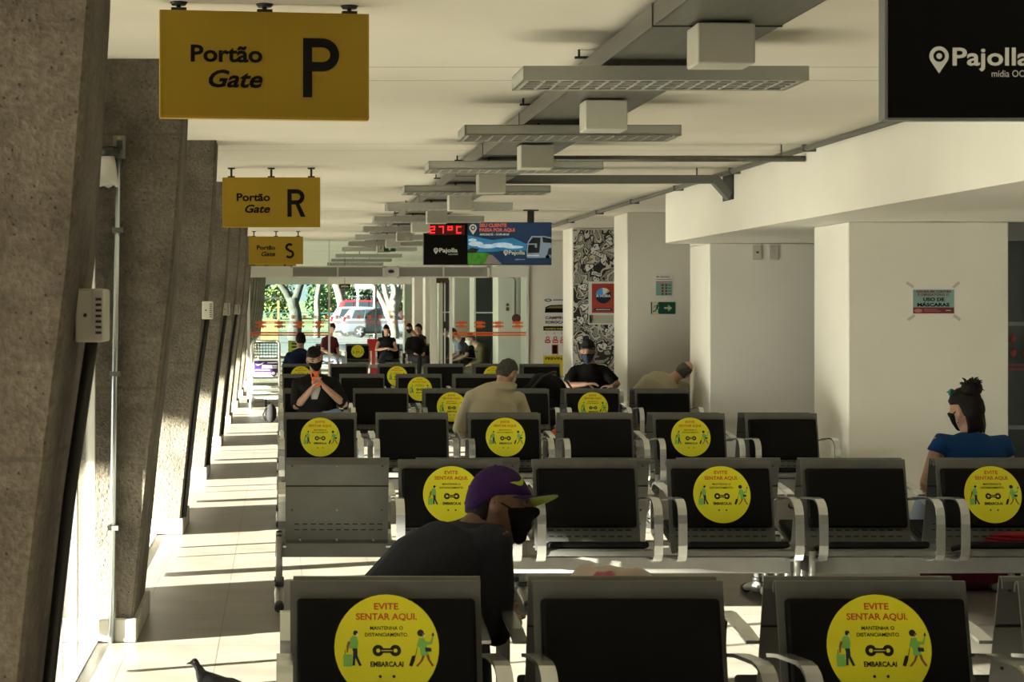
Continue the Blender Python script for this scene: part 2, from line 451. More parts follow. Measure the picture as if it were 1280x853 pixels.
# shop window beside the first pier
g = G(FRAME, GREYF)
g.box(5.875, 5.945, 13.55, 13.65, 0, zb, FRAME); g.box(5.59, 5.875, 13.58, 13.62, 1.50, 1.53, GREYF); g.box(5.59, 5.875, 13.58, 13.62, 0.70, 0.73, GREYF)
g.box(5.59, 5.875, 13.58, 13.62, 2.16, zb, GREYF)
w = structure(g.build('window_1'))
g = G(GLASSD); g.box(5.60, 5.87, 13.595, 13.605, 0.02, 2.16); g.build('pane', w)
g = G(mat('dark_red_vinyl', (0.25, 0.03, 0.03), 0.5))
for kx in range(2):
    for kz in range(2):
        g.ico((5.66 + 0.10*kx, 13.588, 1.40 - 0.11*kz), (0.032, 0.003, 0.04), sub=1)
g.box(5.60, 5.87, 13.586, 13.59, 1.19, 1.205)
g.box(5.60, 5.87, 13.586, 13.59, 1.155, 1.17); g.build('vinyl_pattern', w)

# concrete piers on the left
COLY = [8.60 + 4.12 * k for k in range(-1, 13)]
def column_mesh():
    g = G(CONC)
    inner = [(-0.718, 0.10), (-0.630, 0.95), (-0.528, 1.77), (-0.478, 2.45), (-0.460, ZC)]
    dep = [0.80, 0.70, 0.60, 0.52, 0.48]
    back = [(x - .004, z) for x, z in inner]
    rows = []
    for (xi, z), (xk, _), dp in zip(inner, back, dep):
        rows.append([(-3.05, 0.0, z), (xi - 0.012, 0.0, z), (xi, 0.012, z), (xi, 0.03, z), (xk, dp - .012, z), (xk - 0.012, dp, z), (-3.05, 0.815, z)])
    g.rings(rows, smooth=False)
    return g
proto_col = None
for i, y in enumerate(COLY):
    lab = f"{ORD[i]} slanted raw concrete pier from the camera along the left windows"
    if i == 0: lab = "nearest slanted raw concrete pier, filling the left edge of the photo"
    root = thing('concrete_pier', (0, y, 0), lab, 'pier', 'concrete piers along the left side')
    if proto_col is None:
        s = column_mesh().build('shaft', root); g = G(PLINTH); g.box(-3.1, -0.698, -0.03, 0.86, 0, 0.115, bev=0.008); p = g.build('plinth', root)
        proto_col = (s, p)
    else:
        for q in proto_col:
            c = q.copy(); COL.objects.link(c); c.parent = root

# left glazing between the piers
XG = -0.917
for i in range(0, len(COLY) - 1):
    y0, y1 = COLY[i] + 0.815, COLY[i+1]
    g = G(FRAME, GREYF)
    g.box(XG-0.03, XG+0.03, y0, y1, 0.0, 0.012, FRAME)
    g.box(XG-0.03, XG+0.03, y0, y1, 2.2, 2.26, FRAME)
    if i == 0: g.box(XG-0.02, XG+0.02, y1-0.085, y1-0.05, 0.05, ZC, FRAME)
    yc = COLY[i]
    g.box(XG-0.04, XG+0.02, yc+2.0, yc+2.16, 0.05, 2.2, GREYF)
    g.box(XG-0.01, XG+0.01, yc+2.84, yc+2.865, 0.05, 2.2, GREYF)
    g.box(XG-0.02, XG+0.02, yc+3.30, yc+3.34, 0.05, 2.2, GREYF)
    w = structure(g.build(f'window_{i+2}'))
    g = G(GLASS); g.box(XG-0.004, XG+0.004, y0, y1, 0.012, 2.2); g.build('pane', w)
    g = G(GLASS); g.box(XG-0.004, XG+0.004, y0, y1, 2.26, ZC); g.build('pane', w)

SHOPG = mat('dark_shop_glass', (0.03, 0.045, 0.045), 0.08)
for i in (6, 8):
    g = G(FRAME); y_ = PIER[i] - 0.03
    g.box(4.36, 4.40, y_-0.03, y_+0.02, 0, 2.5); g.box(4.95, 4.99, y_-0.03, y_+0.02, 0, 2.5); g.box(4.36, 4.99, y_-0.03, y_+0.02, 2.46, 2.5); g.box(4.36, 4.99, y_-0.03, y_+0.02, 1.55, 1.58)
    w = structure(g.build(f'window_{20 + i}'))
    g = G(SHOPG); g.box(4.40, 4.95, y_, y_+0.01, 0.02, 2.46); g.build('pane', w)
# end facade
YF = 31.0
VENT = mat('vent_grille', (0.36, 0.35, 0.31), 0.7)
def FX(px): return (px - 350) * YF / 2200
g = G(FRAME)
for a_, b_ in ((309, 312.5), (410.3, 412.8), (538, 545), (562, 565), (657.5, 660.5)):
    g.box(FX(a_), FX(b_), YF-0.04, YF+0.04, 0, 2.2)
g.box(FX(309), FX(660.5), YF-0.05, YF+0.09, 2.2, 2.395)
g.box(FX(411), FX(412.2), YF-0.01, YF+0.01, 2.395, ZC)
g.box(FX(309), FX(412), YF-0.04, YF+0.04, 0, 0.06)
g.box(FX(563), FX(660), YF-0.04, YF+0.04, 0, 0.06)
for a_, b_ in ((363.5, 366), (421, 423), (478, 481), (495.5, 498.5), (553, 555), (608.5, 611.5)):
    g.box(FX(a_), FX(b_), YF-0.075, YF-0.05, 2.19, 2.40)
for a_, b_ in ((363.5, 481), (495.5, 611.5)):
    g.box(FX(a_), FX(b_), YF-0.075, YF-0.05, 2.375, 2.40); g.box(FX(a_), FX(b_), YF-0.075, YF-0.05, 2.19, 2.215)
fac = structure(g.build('window_20'))
for a_, b_ in ((366, 421), (423, 478), (498.5, 553), (555, 608.5)):
    g = G(VENT)
    g.box(FX(a_), FX(b_), YF-0.058, YF-0.05, 2.215, 2.375)
    for k in range(9): g.box(FX(a_), FX(b_), YF-0.066, YF-0.055, 2.222 + k*0.017, 2.228 + k*0.017)
    tag(g.build('vent_grille', fac), 'grey louvred vent grille')
g = G(DARKM); g.ico((FX(488.5), YF-0.06, 2.30), (0.055, 0.03, 0.03)); g.build('door_sensor', fac)
MOTIF = [(-1, .18), (-.72, .5), (-.62, .25), (-.3, .62), (-.22, .35), (0, .55), (.22, .35), (.3, .62), (.62, .25), (.72, .5), (1, .18), (.5, .12), (.25, .03), (-.25, .03), (-.5, .12)]
def motif(g, cx, cz, w, h, F, d):
    g.flat([(cx + x*w/2, cz + y*h*0.8) for x, y in MOTIF], F, ORANGE, d); g.flat([(cx + x*w/2, cz - y*h*0.8) for x, y in MOTIF][::-1], F, ORANGE, d)
FF = frame((0, YF - 0.006, 0))
for (a_, b_, ms) in ((312.5, 410.3, (326, 350, 373.5, 398)), (565, 657.5, (577, 599.5, 622.5, 647))):
    g = G(GLASSD); g.box(FX(a_), FX(b_), YF-0.005, YF+0.005, 0.06, 2.2); g.build('pane', fac)
    g = G(ORANGE)
    g.rect(FX(a_), FX(b_), 1.62-29.2*YF/2200, 1.62-27.2*YF/2200, FF, ORANGE, 0.004); g.rect(FX(a_), FX(b_), 1.62-32*YF/2200, 1.62-30.2*YF/2200, FF, ORANGE, 0.004)
    for mx_ in ms: motif(g, FX(mx_), 1.62 - 18*YF/2200, 0.215, 0.15, FF, 0.004)
    g.build('vinyl_pattern', fac, normals=False)
g = G(GLASSD); g.box(FX(309), FX(660.5), YF-0.005, YF+0.005, 2.395, ZC); g.build('pane', fac)
# parked sliding door leaf
g = G(FRAME, DARKM)
g.box(FX(545.5), FX(561.5), YF+0.10, YF+0.13, 2.10, 2.19, mat('door_brown', (0.10, 0.05, 0.03), 0.5)); g.box(FX(551), FX(554), YF+0.10, YF+0.14, 0, 2.12, FRAME); g.box(FX(546), FX(547), YF+0.10, YF+0.14, 0, 2.12, FRAME)
g.box(FX(556), FX(557.5), YF+0.10, YF+0.14, 0, 2.12, FRAME); g.box(FX(555), FX(558), YF+0.08, YF+0.10, 1.30, 1.42, DARKM)
d_ = structure(g.build('door_1'))
g = G(GLASSD); g.box(FX(547), FX(561.5), YF+0.115, YF+0.125, 0.02, 2.10); g.build('pane', d_)
# second glass front far behind the outdoor seats
YG = 60.0
g = G(GREYF, FRAME, ORANGE)
for px in (300, 470, 540): g.box((px-350)*YG/2200-0.03, (px-350)*YG/2200+0.03, YG-0.03, YG+0.03, 0, 2.5, GREYF)
g.box(-3.0, 6.6, YG-0.04, YG+0.04, 2.5, ZC, FRAME)
g.box(-3.0, 6.6, YG-0.03, YG+0.03, 0, 0.06, GREYF)
fac2 = structure(g.build('window_21'))
g = G(GLASSD); g.box(-3.0, 6.6, YG-0.004, YG+0.004, 0.06, 2.5); g.build('pane', fac2)
F2 = frame((0, YG - 0.01, 0)); g = G(ORANGE)
g.rect(-1.9, 5.3, 1.62-14.6*YG/2200, 1.62-13.8*YG/2200, F2, ORANGE, 0.004); g.rect(-1.9, 5.3, 1.62-16.4*YG/2200, 1.62-15.6*YG/2200, F2, ORANGE, 0.004)
for k in range(12): motif(g, (367 + 13.6*k - 350)*YG/2200, 1.62-8.5*YG/2200, 0.19, 0.15, F2, 0.004)
g.build('vinyl_pattern', fac2, normals=False)
# conduit along the ceiling corner, sprinkler pipe and duct on the ceiling
g = G(GALV, DARKM); g.tube([(3.83, 2, 2.80), (3.83, 26.2, 2.80)], 0.022, 10, GALV)
for k in range(10): g.box(3.80, 3.9, 6.5 + 2.1*k, 6.53 + 2.1*k, 2.775, 2.826, GALV)
tag(g.build('conduit_pipe'), 'thin grey conduit running along the corner of ceiling and right beam', 'pipe')
g = G(GALV, DARKM); g.tube([(2.0, 13.06, 2.745), (3.895, 13.06, 2.745)], 0.024, 10, GALV); g.tube([(3.72, 13.06, 2.745), (3.72, 13.06, ZC)], 0.006, 6, GALV)
tag(g.build('ceiling_pipe'), 'thin grey pipe crossing under the ceiling to the right beam', 'pipe')
DUCTM = mat('dark_duct', (0.17, 0.175, 0.155), 0.5, 0.4)
root = thing('cable_duct', (0, 15.2, 2.75), 'dark grey cable duct with a bent elbow entering the right beam', 'duct')
g = G(DUCTM); g.box(1.95, 3.76, -0.05, 0.05, -0.035, 0.035, bev=0.004); g.build('duct_run', root)
g = G(DUCTM)
F_ = frame((0, -0.055, 0)); g.slab([(3.765, 0.036), (3.735, -0.036), (3.862, -0.176), (3.898, -0.118), (3.79, 0.012)], F_, -0.11, DUCTM); g.build('duct_elbow', root)
g = G(DARKM); g.box(3.893, 3.902, -0.08, 0.28, -0.175, 0.06); g.build('wall_opening', root)
g = G(DARKM); g.tube([(3.6, 0, 0.03), (3.6, 0, 0.10)], 0.006, 6); g.build('hanger', root)

# cable tray along the ceiling with its boxes and light fixtures
root = thing('cable_tray', (1.69, 0, 2.72), 'wide galvanised cable tray running down the ceiling above the lights', 'cable tray')
g = G(GALV, DARKM)
Y0t, Y1t = 3.0, 30.6
g.box(-0.245, 0.245, Y0t, Y1t, 0.0, 0.006, GALV); g.box(-0.248, -0.242, Y0t, Y1t, 0.0, 0.085, GALV); g.box(0.242, 0.248, Y0t, Y1t, 0.0, 0.085, GALV)
for k in range(15):
    yy = 4.9 + 1.9*k
    if yy < Y1t: g.box(-0.252, 0.252, yy, yy+0.012, -0.004, 0.088, DARKM)
g.build('tray', root)
for k in range(14):
    yy = 4.5 + 1.9*k
    g = G(DARKM)
    for s in (-0.28, 0.28):
        g.tube([(s, yy, 0.09), (s, yy, 0.13)], 0.006, 6)
    g.box(-0.30, 0.30, yy-0.012, yy+0.012, 0.087, 0.097)
    g.build('hanger', root)
for k in range(10):
    y = 6.75 + 2.45*k - (0.25 if k == 6 else 0)
    g = G(BOXP); g.box(-0.11, 0.11, -0.09, 0.09, -0.165, -0.008, bev=0.008)
    tag(g.build('junction_box', None, (1.69, y, 2.719)), f'cream square junction box under the ceiling tray, {ORD[k]} from the camera', 'junction box', 'boxes under the ceiling tray')
def fixture_parts(root):
    g = G(FIXT)
    L2, W2 = 0.625, 0.19
    g.box(-L2, L2, -W2, -W2+0.012, 0, 0.062); g.box(-L2, L2, W2-0.012, W2, 0, 0.062); g.box(-L2, -L2+0.012, -W2, W2, 0, 0.062); g.box(L2-0.012, L2, -W2, W2, 0, 0.062)
    g.box(-L2, L2, -W2, W2, 0.056, 0.062)
    # sloped lower rims
    for s in (-1, 1):
        g.sheet([(s*W2, 0.0), (s*W2, 0.012), (s*(W2-0.03), 0.004), (s*(W2-0.03), 0.0)], -L2, L2)
        g.box(s*(L2-0.03), s*L2, -W2, W2, 0.0, 0.005)
    g.build('housing', root)
    g = G(LOUV, FIXT)
    for i in range(1, 17): g.box(-L2+0.03+i*(2*L2-0.06)/17-0.006, -L2+0.03+i*(2*L2-0.06)/17+0.006, -W2+0.03, W2-0.03, 0.0005, 0.004, FIXT)
    for i in range(0, 5): g.box(-L2+0.03, L2-0.03, -W2+0.03+i*0.08-0.007, -W2+0.03+i*0.08+0.007, 0.0, 0.004, FIXT)
    for i in range(1, 17): g.box(-L2+0.03+i*(2*L2-0.06)/17-0.002, -L2+0.03+i*(2*L2-0.06)/17+0.002, -W2+0.03, W2-0.03, 0.004, 0.022)
    for i in range(1, 4): g.box(-L2+0.03, L2-0.03, -W2+0.03+i*0.08-0.0025, -W2+0.03+i*0.08+0.0025, 0.002, 0.024)
    g.build('louver', root)
    g = G(LOUV); g.box(-L2+0.015, L2-0.015, -W2+0.014, W2-0.014, 0.050, 0.053); g.build('reflector', root)
    for s in (-0.09, 0.09):
        g = G(TUBEL); g.tube([(-0.59, s, 0.040), (0.59, s, 0.040)], 0.010, 10); g.build('lamp_tube', root)
    g = G(DARKM)
    for s in (-0.17, 0.17):
        g = G(DARKM); g.tube([(s, 0, 0.062), (s, 0, 0.129)], 0.008, 8); g.box(s-0.02, s+0.02, -0.02, 0.02, 0.062, 0.068); g.build('hanger', root)
proto = None
for k in range(14):
    y = 7.7 + 2.45*k if k < 10 else 33.4 + 3.0*(k-10)
    lab = f'unlit pale grey louvred ceiling light, {ORD[k]} from the camera'
    if proto is None:
        proto = thing('ceiling_light', (1.69, y + 0.19, 2.628), lab, 'ceiling light', 'louvred lights under the ceiling'); fixture_parts(proto)
    else:
        c = copy_tree(proto); c.location = (1.69, y + 0.19, 2.628); c['label'] = lab
# ------------------------------------------------------------------ benches
VUP = Vector((0, 0.09, 0.40)).normalized(); NB = Vector((1, 0, 0)).cross(VUP)
def back_y(z): return -(0.82 - z) * 0.09 / 0.40
SHELL = [(0.022, 0.785), (0.021, 0.806), (0.012, 0.818), (0.0, 0.82), (back_y(.70), .70), (back_y(.44), .44), (-0.097, .40), (-0.108, .365), (-0.128, .342), (-0.16, .338), (-0.42, .394), (-0.448, .398), (-0.462, .390), (-0.464, .366)]
ARM = [(-0.05, .612), (-0.15, .630), (-0.34, .648), (-0.39, .645), (-0.425, .632), (-0.450, .608), (-0.463, .575), (-0.468, .53), (-0.470, .42), (-0.466, .375), (-0.445, .348), (-0.40, .335), (-0.20, .312)]
def seat_shell(bare=False):
    g = G(STEEL, SLOT, DARKM)
    g.strip(SHELL, 0.005, -0.28, 0.28, STEEL)
    # folded ridge on the back face and perforation slots, both faces
    yb = back_y(0.665); g.box(-0.279, 0.279, yb + 0.001, yb + 0.006, 0.661, 0.667, SLOT)
    for k in range(11):
        x = -0.25 + k * 0.0455
        for z, ins in ((0.452, 0.004), (0.420, 0.004)):
            y = back_y(z) if z > .44 else -0.0935
            for s in (-1, 1):
                g.face([(x, y + s*0.0045, z - 0.003), (x + 0.028, y + s*0.0045, z - 0.003), (x + 0.028, y + s*0.0045 + 0.0012, z + 0.003), (x, y + s*0.0045 + 0.0012, z + 0.003)], SLOT)
    for z in (0.775, 0.53):
        for x in (-0.245, 0.0, 0.245): g.ico((x, back_y(z) + 0.004, z), 0.006, DARKM if x else TUBE, sub=1)
    for x in (-0.2, 0.0, 0.2): g.ico((x, -0.105, 0.362), 0.007, TUBE, sub=1)
    return g
def cushion(g, z0, z1, hw):
    Mx = Matrix.Translation((0, back_y(z0), z0)) @ Matrix(((1, 0, 0, 0), (0, -NB.y, VUP.y, 0), (0, -NB.z, VUP.z, 0), (0, 0, 0, 1)))
    g.box(-hw, hw, -0.036, -0.003, 0, (z1 - z0) / VUP.z, bev=0.013, seg=3, M=Mx)
def seat_cushion(g):
    t = Vector((0, -0.26, 0.056)).normalized(); n = Vector((0, 0.056, 0.26)).normalized()
    Mx = Matrix.Translation((0, -0.155, .341)) @ Matrix(((1, 0, 0, 0), (0, -t.y, n.y, 0), (0, -t.z, n.z, 0), (0, 0, 0, 1)))
    g.box(-0.258, 0.258, -0.295, -0.005, 0.003, 0.036, bev=0.013, seg=3, M=Mx)
def sticker(g):
    rS = 0.152
    o = Vector((0, back_y(0.632), 0.632)) + NB * 0.0368
    F = (o, Vector((1, 0, 0)), VUP, NB)
    g.slab([(rS*math.cos(2*math.pi*i/48), rS*math.sin(2*math.pi*i/48)) for i in range(48)], F, 0.0006, STICK)
    d = 0.0014
    def T(s, y, h, w, m, bold): g.text(s, F, h*rS, m, d, 0, (y - h/2)*rS, 'CENTER', bold, 0, w*rS)
    T('EVITE', .78, .125, .47, SRED, .025); T('SENTAR AQUI.', .585, .125, 1.17, SRED, .025)
    T('MANTENHA O', .365, .07, .63, SBLK, .012); T('DISTANCIAMENTO.', .24, .07, .83, SBLK, .012)
    for s in (-1, 1):
        g.circ(s*.165*rS, -.06*rS, .108*rS, F, SBLK, d); g.circ(s*.165*rS, -.06*rS, .038*rS, F, STICK, d + .0006, 16)
    g.rect(-.165*rS, .165*rS, -.105*rS, -.015*rS, F, SBLK, d); g.rect(-.11*rS, .11*rS, -.068*rS, -.052*rS, F, STICK, d + .0005)
    T('EMBARCA.AI', -.31, .10, .63, SBLK, .035)
    for s in (-1, 1): g.circ(s*.13*rS, -.545*rS, .03*rS, F, SBLK, d, 10)
    def poly(pts, m, ox, dd=d): g.flat([((x + ox)*rS, y*rS) for x, y in pts], F, m, dd)
    # man pulling a case
    ox = -.64
    poly([(.01, .23), (.07, .23), (.09, .27), (.08, .31), (.03, .32), (0, .29)], SBLK, ox); poly([(.06, .21), (.10, .22), (.09, .26), (.06, .26)], LOGO, ox, d + .0005)
    poly([(-.10, -.02), (-.06, .17), (-.01, .22), (.07, .20), (.10, .08), (.08, -.02)], SGRN, ox)
    poly([(-.10, .12), (-.13, .02), (-.13, -.10), (-.10, -.10), (-.09, .0), (-.05, .1)], SSKIN, ox, d + .0004)
    poly([(-.02, -.02), (.08, -.02), (.08, -.16), (.16, -.34), (.11, -.35), (.03, -.17), (.0, -.10)], SNAVY, ox); poly([(0, -.04), (.05, -.04), (.03, -.34), (-.02, -.34)], SNAVY, ox, d + .0003)
    poly([(-.19, -.13), (-.03, -.13), (-.03, -.36), (-.19, -.36)], SGRN, ox, d + .0006); poly([(-.16, -.05), (-.145, -.05), (-.145, -.13), (-.16, -.13)], SNAVY, ox)
    # woman with a bag and case
    ox = .68
    g.circ((ox - .03)*rS, .27*rS, .065*rS, F, SBLK, d, 14); poly([(0, .2), (.05, .2), (.05, .26), (.0, .27)], SSKIN, ox, d + .0005); poly([(.02, .2), (.055, .2), (.055, .23), (.02, .235)], LOGO, ox, d + .0008)
    poly([(-.11, .02), (-.06, .18), (.04, .18), (.08, .06), (.12, -.14), (-.03, -.16), (-.05, .0)], SGRN, ox)
    poly([(.06, .12), (.15, .10), (.19, .2), (.22, .2), (.18, .06), (.08, .04)], SGRN, ox, d + .0003); poly([(.19, .2), (.23, .22), (.22, .28), (.19, .26)], SNAVY, ox, d + .0006)
    poly([(.05, -.0), (.17, -.01), (.17, -.08), (.06, -.08)], SNAVY, ox, d + .0007)
    poly([(.0, -.15), (.05, -.15), (.0, -.26), (-.09, -.36), (-.13, -.35), (-.04, -.25)], SSKIN, ox); poly([(.07, -.14), (.12, -.14), (.15, -.24), (.22, -.34), (.18, -.36), (.10, -.24)], SSKIN, ox)
    poly([(-.2, -.36), (-.26, -.34), (-.2, -.16), (-.13, -.15), (-.15, -.25)], SBLK, ox, d + .0002); poly([(-.14, -.15), (-.10, .0), (-.09, .0), (-.125, -.15)], SBLK, ox)
MESHES = {}
def part(name, gfun, parent, loc=(0, 0, 0), label=None):
    if name not in MESHES:
        o = gfun().build(name, parent)
        MESHES[name] = o.data
    else:
        o = bpy.data.objects.new(name, MESHES[name]); COL.objects.link(o); o.parent = parent
    o.location = loc
    if label: o['label'] = label
    return o
def g_back(): g = G(VINYL); cushion(g, 0.462, 0.770, 0.262); return g
def g_seatc(): g = G(VINYL); seat_cushion(g); return g
def g_stick(): g = G(STICK); sticker(g); return g
def g_arm():
    g = G(ALU); g.strip(ARM, 0.011, -0.0225, 0.0225, ALU); return g
def g_leg():
    g = G(TUBE, DARKM)
    for y in (-0.335, -0.165): g.tube([(0, y, 0.085), (0, y, 0.375)], 0.0185, 14, TUBE)
    g.box(-0.02, 0.02, -0.335, -0.165, 0.262, 0.33, DARKM)
    for y in (-0.335, -0.165):
        g.tube([(0, y, 0.10), (0, y, 0.125)], 0.027, 14, DARKM); g.ico((0, y, 0.378), (0.019, 0.019, 0.008), DARKM, 1)
    return g
def foot_g(y, s, L):
    g = G(TUBE, RUBBER)
    def e(t, z, w, h): return ((0, y + s*t, z), (w, 0, 0), (0, 0, h))
    g.etube([e(-0.035, .075, .012, .010), e(-0.02, .07, .026, .028), e(0.03, .068, .028, .03), e(L*.5, .05, .026, .024), e(L*.8, .032, .024, .02), e(L*.82, .03, .024, .02)], 14, TUBE)
    g.etube([e(L*.78, .030, .027, .027), e(L*.9, .026, .027, .026), e(L, .022, .024, .02)], 14, RUBBER)
    return g
def bench(x0, pitch, n, Y, rear, stickers, label, legs, arms=None, bare=()):
    """x0: left edge of the first seat as seen in the photograph"""
    wid = pitch*(n-1) + 0.56
    if rear: root = thing('waiting_bench', (x0 + wid, Y, 0), label, 'bench', None, math.pi)
    else: root = thing('waiting_bench', (x0, Y, 0), label, 'bench')
    root['group'] = 'rows of waiting benches'
    assert len(label.split()) <= 16, label
    loc = lambda i: ((n-1-i)*pitch + 0.28 if rear else i*pitch + 0.28)
    g = G(BEAM, DARKM); g.box(-0.03, wid + 0.03, -0.288, -0.212, 0.252, 0.338, BEAM, bev=0.004)
    for i in range(n):
        for s in (-0.15, 0.15): g.box(loc(i)+s-0.02, loc(i)+s+0.02, -0.30, -0.20, 0.337, 0.362, DARKM)
    g.build('beam', root)
    for lx in legs:
        l = part('leg', g_leg, root, ((wid - lx) if rear else lx, 0, 0))
        part('foot', lambda: foot_g(-0.335, -1, 0.28), l)
        if rear: part('back_foot', lambda: foot_g(-0.165, 1, 0.28), l).name = 'foot'
        else: part('short_foot', lambda: foot_g(-0.165, 1, 0.14), l).name = 'foot'
    for i in range(n):
        s = part('seat', seat_shell, root, (loc(i), 0, 0))
        part('backrest_cushion', g_back, s); part('seat_cushion', g_seatc, s)
        for q in (-1, 1): part('armrest', g_arm, s, (q*0.2975, 0, 0), 'satin aluminium armrest')
        if i in stickers: part('sticker', g_stick, s, label='round yellow sticker asking people not to sit here')
    return root
ROWY = [5.19, 9.43, 13.66, 17.9, 22.0, 26.2]
rn = ['nearest', 'second', 'third', 'fourth', 'fifth', 'sixth']
LEG4 = (-0.035, 1.275, 2.70)
for k, Y in enumerate(ROWY):
    if k == 1:
        bench(0.632, 0.718, 3, Y, False, (0, 2), 'three-seat metal bench facing the camera, stickers on its two outer seats', (-0.03, 2.04))
        bench(2.786, 0.722, 2, Y, False, (1,), 'two-seat metal bench facing the camera right before the woman in blue', (-0.035, 1.31))
        bench(0.03, 0.705, 4, Y + 0.10, True, (), 'bench turned away, its bare steel back showing at the left of the second row', (-0.035, 1.305, 2.645))
        bench(2.80, 0.715, 2, Y + 0.10, True, (), 'two-seat metal bench turned away, on which the woman in blue sits', (-0.06, 1.30))
    else:
        st = (2,) if k == 3 else (0, 2)
        lab = {0: 'four-seat metal bench facing the camera, nearest of all, cut by the lower edge',
               2: 'four-seat metal bench facing the camera in front of the beige hoodie man',
               3: 'four-seat metal bench facing the camera where the phone man sits',
               4: 'four-seat metal bench facing the camera in the fifth row, behind the phone man',
               5: 'four-seat metal bench in the farthest row by the glass front'}[k]
        bench(0.03, 0.715, 4, Y, False, st, lab, LEG4)
        lab = {0: 'four-seat metal bench turned away on which the man in the purple cap sits',
               2: 'four-seat metal bench turned away on which the man in the beige hoodie sits',
               3: 'four-seat metal bench turned away that carries the black backpack, behind the fourth row',
               4: 'four-seat metal bench turned away, back to back with the fifth row',
               5: 'four-seat metal bench turned away on which the man in navy sits'}[k]
        bench(0.04, 0.707, 4, Y + 0.10, True, (), lab, LEG4)
        if k >= 2:
            st = (0,) if k != 4 else ()
            lab = {2: 'two-seat bench facing the camera at the right end of the third row',
                   3: 'two-seat bench facing the camera right before the sleeping man',
                   4: 'two-seat metal bench facing the camera on which the man in the black cap sits',
                   5: 'two-seat bench facing the camera at the right of the farthest row'}[k]
            bench(2.89, 0.715, 2, Y, False, st, lab, (-0.035, 1.31))
            lab = {2: 'two-seat metal bench turned away at the right of the third row, against the pier',
                   3: 'two-seat metal bench turned away on which the sleeping man sits',
                   4: 'two-seat metal bench turned away behind the man in the black cap',
                   5: 'two-seat metal bench turned away at the right of the farthest row'}[k]
            bench(2.87, 0.709, 2, Y + 0.10, True, (), lab, (-0.06, 1.30))

# ------------------------------------------------------------------ hanging gate signs
FUT = {}
def arc(cx, cy, rx, ry, a0, a1, n=20): return [(cx + rx*math.cos(R(a0 + (a1-a0)*i/n)), cy + ry*math.sin(R(a0 + (a1-a0)*i/n))) for i in range(n+1)]
def big_letter(g, L, x, y, h, F, d):
    w = 0.155*h
    if L in 'PR':
        g.rect(x, x+w, y, y+h, F, INK, d)
        pts = [(x+w*.9, y+h-w/2), (x+.30*h, y+h-w/2)] + arc(x+.33*h, y+h*.722, .21*h, .278*h-w/2, 90, -90, 18) + [(x+w*.9, y+h*.444+w/2)]
        g.stroke(pts, w, F, INK, d + .0004)
        if L == 'R': g.flat([(x+.27*h, y+.50*h), (x+.44*h, y+.46*h), (x+.66*h, y), (x+.48*h, y)], F, INK, d + .0008)
    if L == 'S':
        pts = arc(x+.29*h, y+.735*h, .205*h, .265*h-w/2, 40, 250, 18) + arc(x+.29*h, y+.265*h+.02*h, .225*h, .285*h-w/2, 80, -145, 18)
        g.stroke(pts, w, F, INK, d)
    if L == 'T':
        g.rect(x, x+.56*h, y+h-w, y+h, F, INK, d); g.rect(x+.28*h-w/2, x+.28*h+w/2, y, y+h, F, INK, d + .0004)
def gate_sign(letter, xc, Y, label, rz=0.0, zb=2.342):
    W, H = 0.836, 0.424
    root = thing('gate_sign', (xc, Y, zb), label, 'gate sign', 'yellow gate signs along the ceiling', rz)
    g = G(SIGNY, SIGNYE)
    g.box(-W/2, W/2, -0.02, 0.02, 0, H, SIGNY)
    g.box(-W/2-0.002, W/2+0.002, -0.022, 0.022, -0.006, 0.004, SIGNYE); g.box(-W/2-0.004, -W/2+0.002, -0.022, 0.022, 0, H, SIGNYE); g.box(W/2-0.002, W/2+0.004, -0.022, 0.022, 0, H, SIGNYE)
    g.box(-W/2+0.42, -W/2+0.4215, -0.0205, -0.019, 0.004, H, SIGNYE)
    g.build('panel', root)
    g = G(INK); F = frame((-W/2, -0.0212, 0)); d = 0.0012
    g.text('Portão', F, 0.068, INK, d, 0.407, 0.222, 'RIGHT', 0.028, 0, 0.288); g.text('Gate', F, 0.070, INK, d, 0.408, 0.121, 'RIGHT', 0.026, 0.28, 0.217)
    g.build('gate_text', root, normals=False); g = G(INK)
    big_letter(g, letter, {'P': .571, 'R': .557, 'S': .56, 'T': .55}[letter], .084, .238, F, d)
    g.build('gate_letter', root, normals=False)
    zt = ZC - zb
    for x in (-0.345, 0.0, 0.345):
        g = G(DARKM); g.tube([(x, 0, H), (x, 0, zt)], 0.0095, 10); g.tube([(x, 0, zt-0.012), (x, 0, zt)], [0.028, 0.036], 16); g.box(x-0.03, x+0.03, -0.015, 0.015, H, H+0.012)
        g.build('hanger', root)
gate_sign('P', -0.062, 7.07, 'large yellow hanging gate sign with the letter P, nearest the camera', R(7.3), 2.392)
gate_sign('R', -0.075, 15.2, 'yellow hanging gate sign with the letter R', 0)
gate_sign('S', -0.062, 27.4, 'small distant yellow hanging gate sign with the letter S', 0)
gate_sign('T', -0.10, 35.5, 'yellow gate sign with the letter T behind the glass front, half hidden by sign S', 0)

